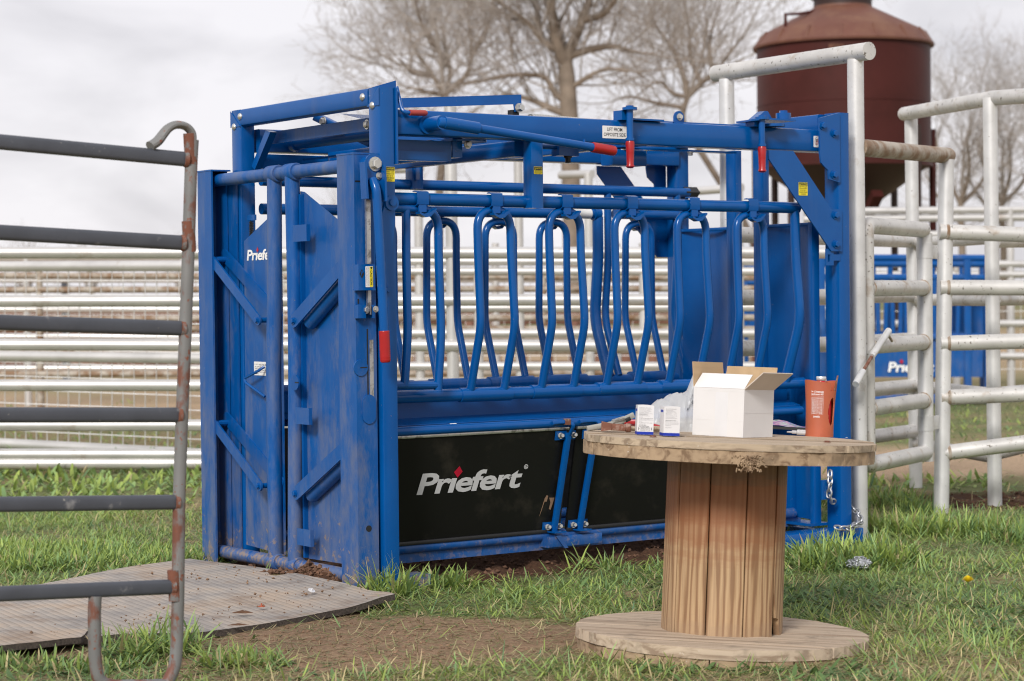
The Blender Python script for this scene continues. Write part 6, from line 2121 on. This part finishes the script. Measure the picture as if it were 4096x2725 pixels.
# ------------------------------------------------------------------ chains, flower, litter
def chain_along(o, pts, size, wire_r):
    n = 14
    mb = MB()
    pth = []
    for k in range(n + 1):
        a = 2 * math.pi * k / n
        pth.append((size * 0.62 * math.cos(a) * (1.0), size * 0.36 * math.sin(a), 0))
    mb.tube(pth, wire_r, 6, False)
    me = mesh('chain_link', mb, M['chain'], (0, 0, 0), 60)
    pts = [V(p) for p in pts]
    L_ = [0]
    for i in range(len(pts) - 1):
        L_.append(L_[-1] + (pts[i + 1] - pts[i]).length)
    step = size * 0.86
    for k in range(int(L_[-1] / step) + 1):
        s = k * step
        i = max(j for j in range(len(L_) - 1) if L_[j] <= s + 1e-9)
        t = (s - L_[i]) / (L_[i + 1] - L_[i])
        d = (pts[i + 1] - pts[i]).normalized()
        q = d.to_track_quat('X', 'Z').to_matrix().to_4x4() @ Matrix.Rotation(R_(45 + 90 * (k % 2)), 4, 'X')
        ob = bpy.data.objects.new('chain_link', me)
        COL.objects.link(ob)
        ob.parent = o
        ob.matrix_local = Matrix.Translation(pts[i] + (pts[i + 1] - pts[i]) * t - origin_of(o)) @ q


ch = thing('chain', (2.6, -0.05, 0), 'shiny galvanised chain looped low round the rear post of the blue chute', 'chain')
chain_along(ch, [(2.50, -0.09, 0.085), (2.56, -0.10, 0.078), (2.63, -0.075, 0.09), (2.69, -0.05, 0.10), (2.72, 0.0, 0.135), (2.73, 0.06, 0.16)], 0.037, 0.0052)
ch2 = thing('chain', (2.52, 0.0, 0.2), 'short galvanised chain hanging from a blue tab beside the rear post', 'chain')
chain_along(ch2, [(2.525, -0.01, 0.335), (2.512, -0.022, 0.28), (2.508, -0.02, 0.245), (2.525, -0.015, 0.215), (2.56, 0.0, 0.195)], 0.036, 0.0048)
P('chain_tab', MB().bar((2.50, 0.0, 0.215), (2.50, 0.0, 0.31), 0.05, 0.012, (0, 1, 0), 0.004))
pc = gnd(1977, 1283, 0.04)
ch3 = thing('chain', (pc.x, pc.y, 0.0), 'heap of shiny chain links lying in the grass by the rear post', 'chain')
pp_ = []
for k in range(95):
    a = k * 0.83
    rr_ = 0.055 * math.sqrt(random.random())
    pp_.append((pc.x + rr_ * 1.25 * math.cos(a), pc.y + rr_ * math.sin(a), ground_z(pc.x, pc.y) + 0.02 + 0.035 * (1 - rr_ / 0.055) + random.uniform(0, 0.012)))
chain_along(ch3, [pp_[i] for i in range(0, 95, 2)], 0.024, 0.0034)

dp_ = gnd(2228, 1340, 0.07)
dn = thing('dandelion', (dp_.x, dp_.y, 0), 'single yellow dandelion flower in the grass at the lower right', 'flower')
mb = MB()
for k in range(90):
    a, e = k * 2.4, (k / 90) ** 0.6 * 1.25
    r = 0.024
    c = V((dp_.x, dp_.y, dp_.z))
    d = V((math.cos(a) * math.sin(e), math.sin(a) * math.sin(e), math.cos(e)))
    s = V((-math.sin(a), math.cos(a), 0)) * 0.0022
    mb.add([c - s, c + s, c + d * r + s, c + d * r * 1.12, c + d * r - s], [(0, 1, 2, 3, 4)])
obj('petals', mb, M['yellow'], dn, 0)['kind'] = 'stuff'
obj('stem', MB().tube([(dp_.x, dp_.y, -0.01), (dp_.x, dp_.y, dp_.z)], 0.0025, 6), plain('dandelion_stem', (0.12, 0.2, 0.06)), dn)

c = gnd(602, 1396, 0.037)
oc = thing('ear_tag_button', (c.x, c.y, 0.037), 'small orange plastic button lying on the rubber mat', 'plastic button')
obj('disc', MB().disc((c.x, c.y, 0.036), (0, 0, 1), 0.014, 0.003, 16), M['orange'], oc)
obj('stud', MB().disc((c.x, c.y, 0.039), (0, 0, 1), 0.004, 0.010, 10, 0.003), M['orange'], oc)
c = gnd(717, 1363, 0.04)
wc = thing('ear_tag_button', (c.x, c.y, 0.03), 'small white plastic button in the dirt below the head gate', 'plastic button')
obj('disc', MB().disc((c.x, c.y, 0.045), (0.2, -0.5, 1), 0.015, 0.003, 16), M['box_white'], wc)
obj('stud', MB().disc((c.x, c.y, 0.046), (0.2, -0.5, 1), 0.004, 0.010, 10, 0.003), M['box_white'], wc)
for i, (x, y) in enumerate(((558, 1410), (548, 1438))):
    c = gnd(x, y, 0.036)
    mb = MB()
    n = 9
    for a in range(n):
        for b2 in range(5):
            t = a / (n - 1)
            r = (0.011 if i == 0 else 0.007) * math.sin(math.pi * min(max(t, .04), .96)) * random.uniform(0.75, 1.2)
            q = math.pi * b2 / 4
            mb.v.append((c.x + (t - .5) * 0.08 * RX + r * math.cos(q) * FX, c.y + (t - .5) * 0.08 * RY + r * math.cos(q) * FY, 0.034 + r * math.sin(q)))
    mb.f += [(a * 5 + b2, (a + 1) * 5 + b2, (a + 1) * 5 + b2 + 1, a * 5 + b2 + 1) for a in range(n - 1) for b2 in range(4)]
    tag(obj('dirt_clod', mb, M['clod'], None, 0), ['long brown clod of dirt on the mat below the orange button', 'smaller clod of dirt on the mat nearer the grey panel'][i], 'dirt clod', 'dirt clods on the mat')
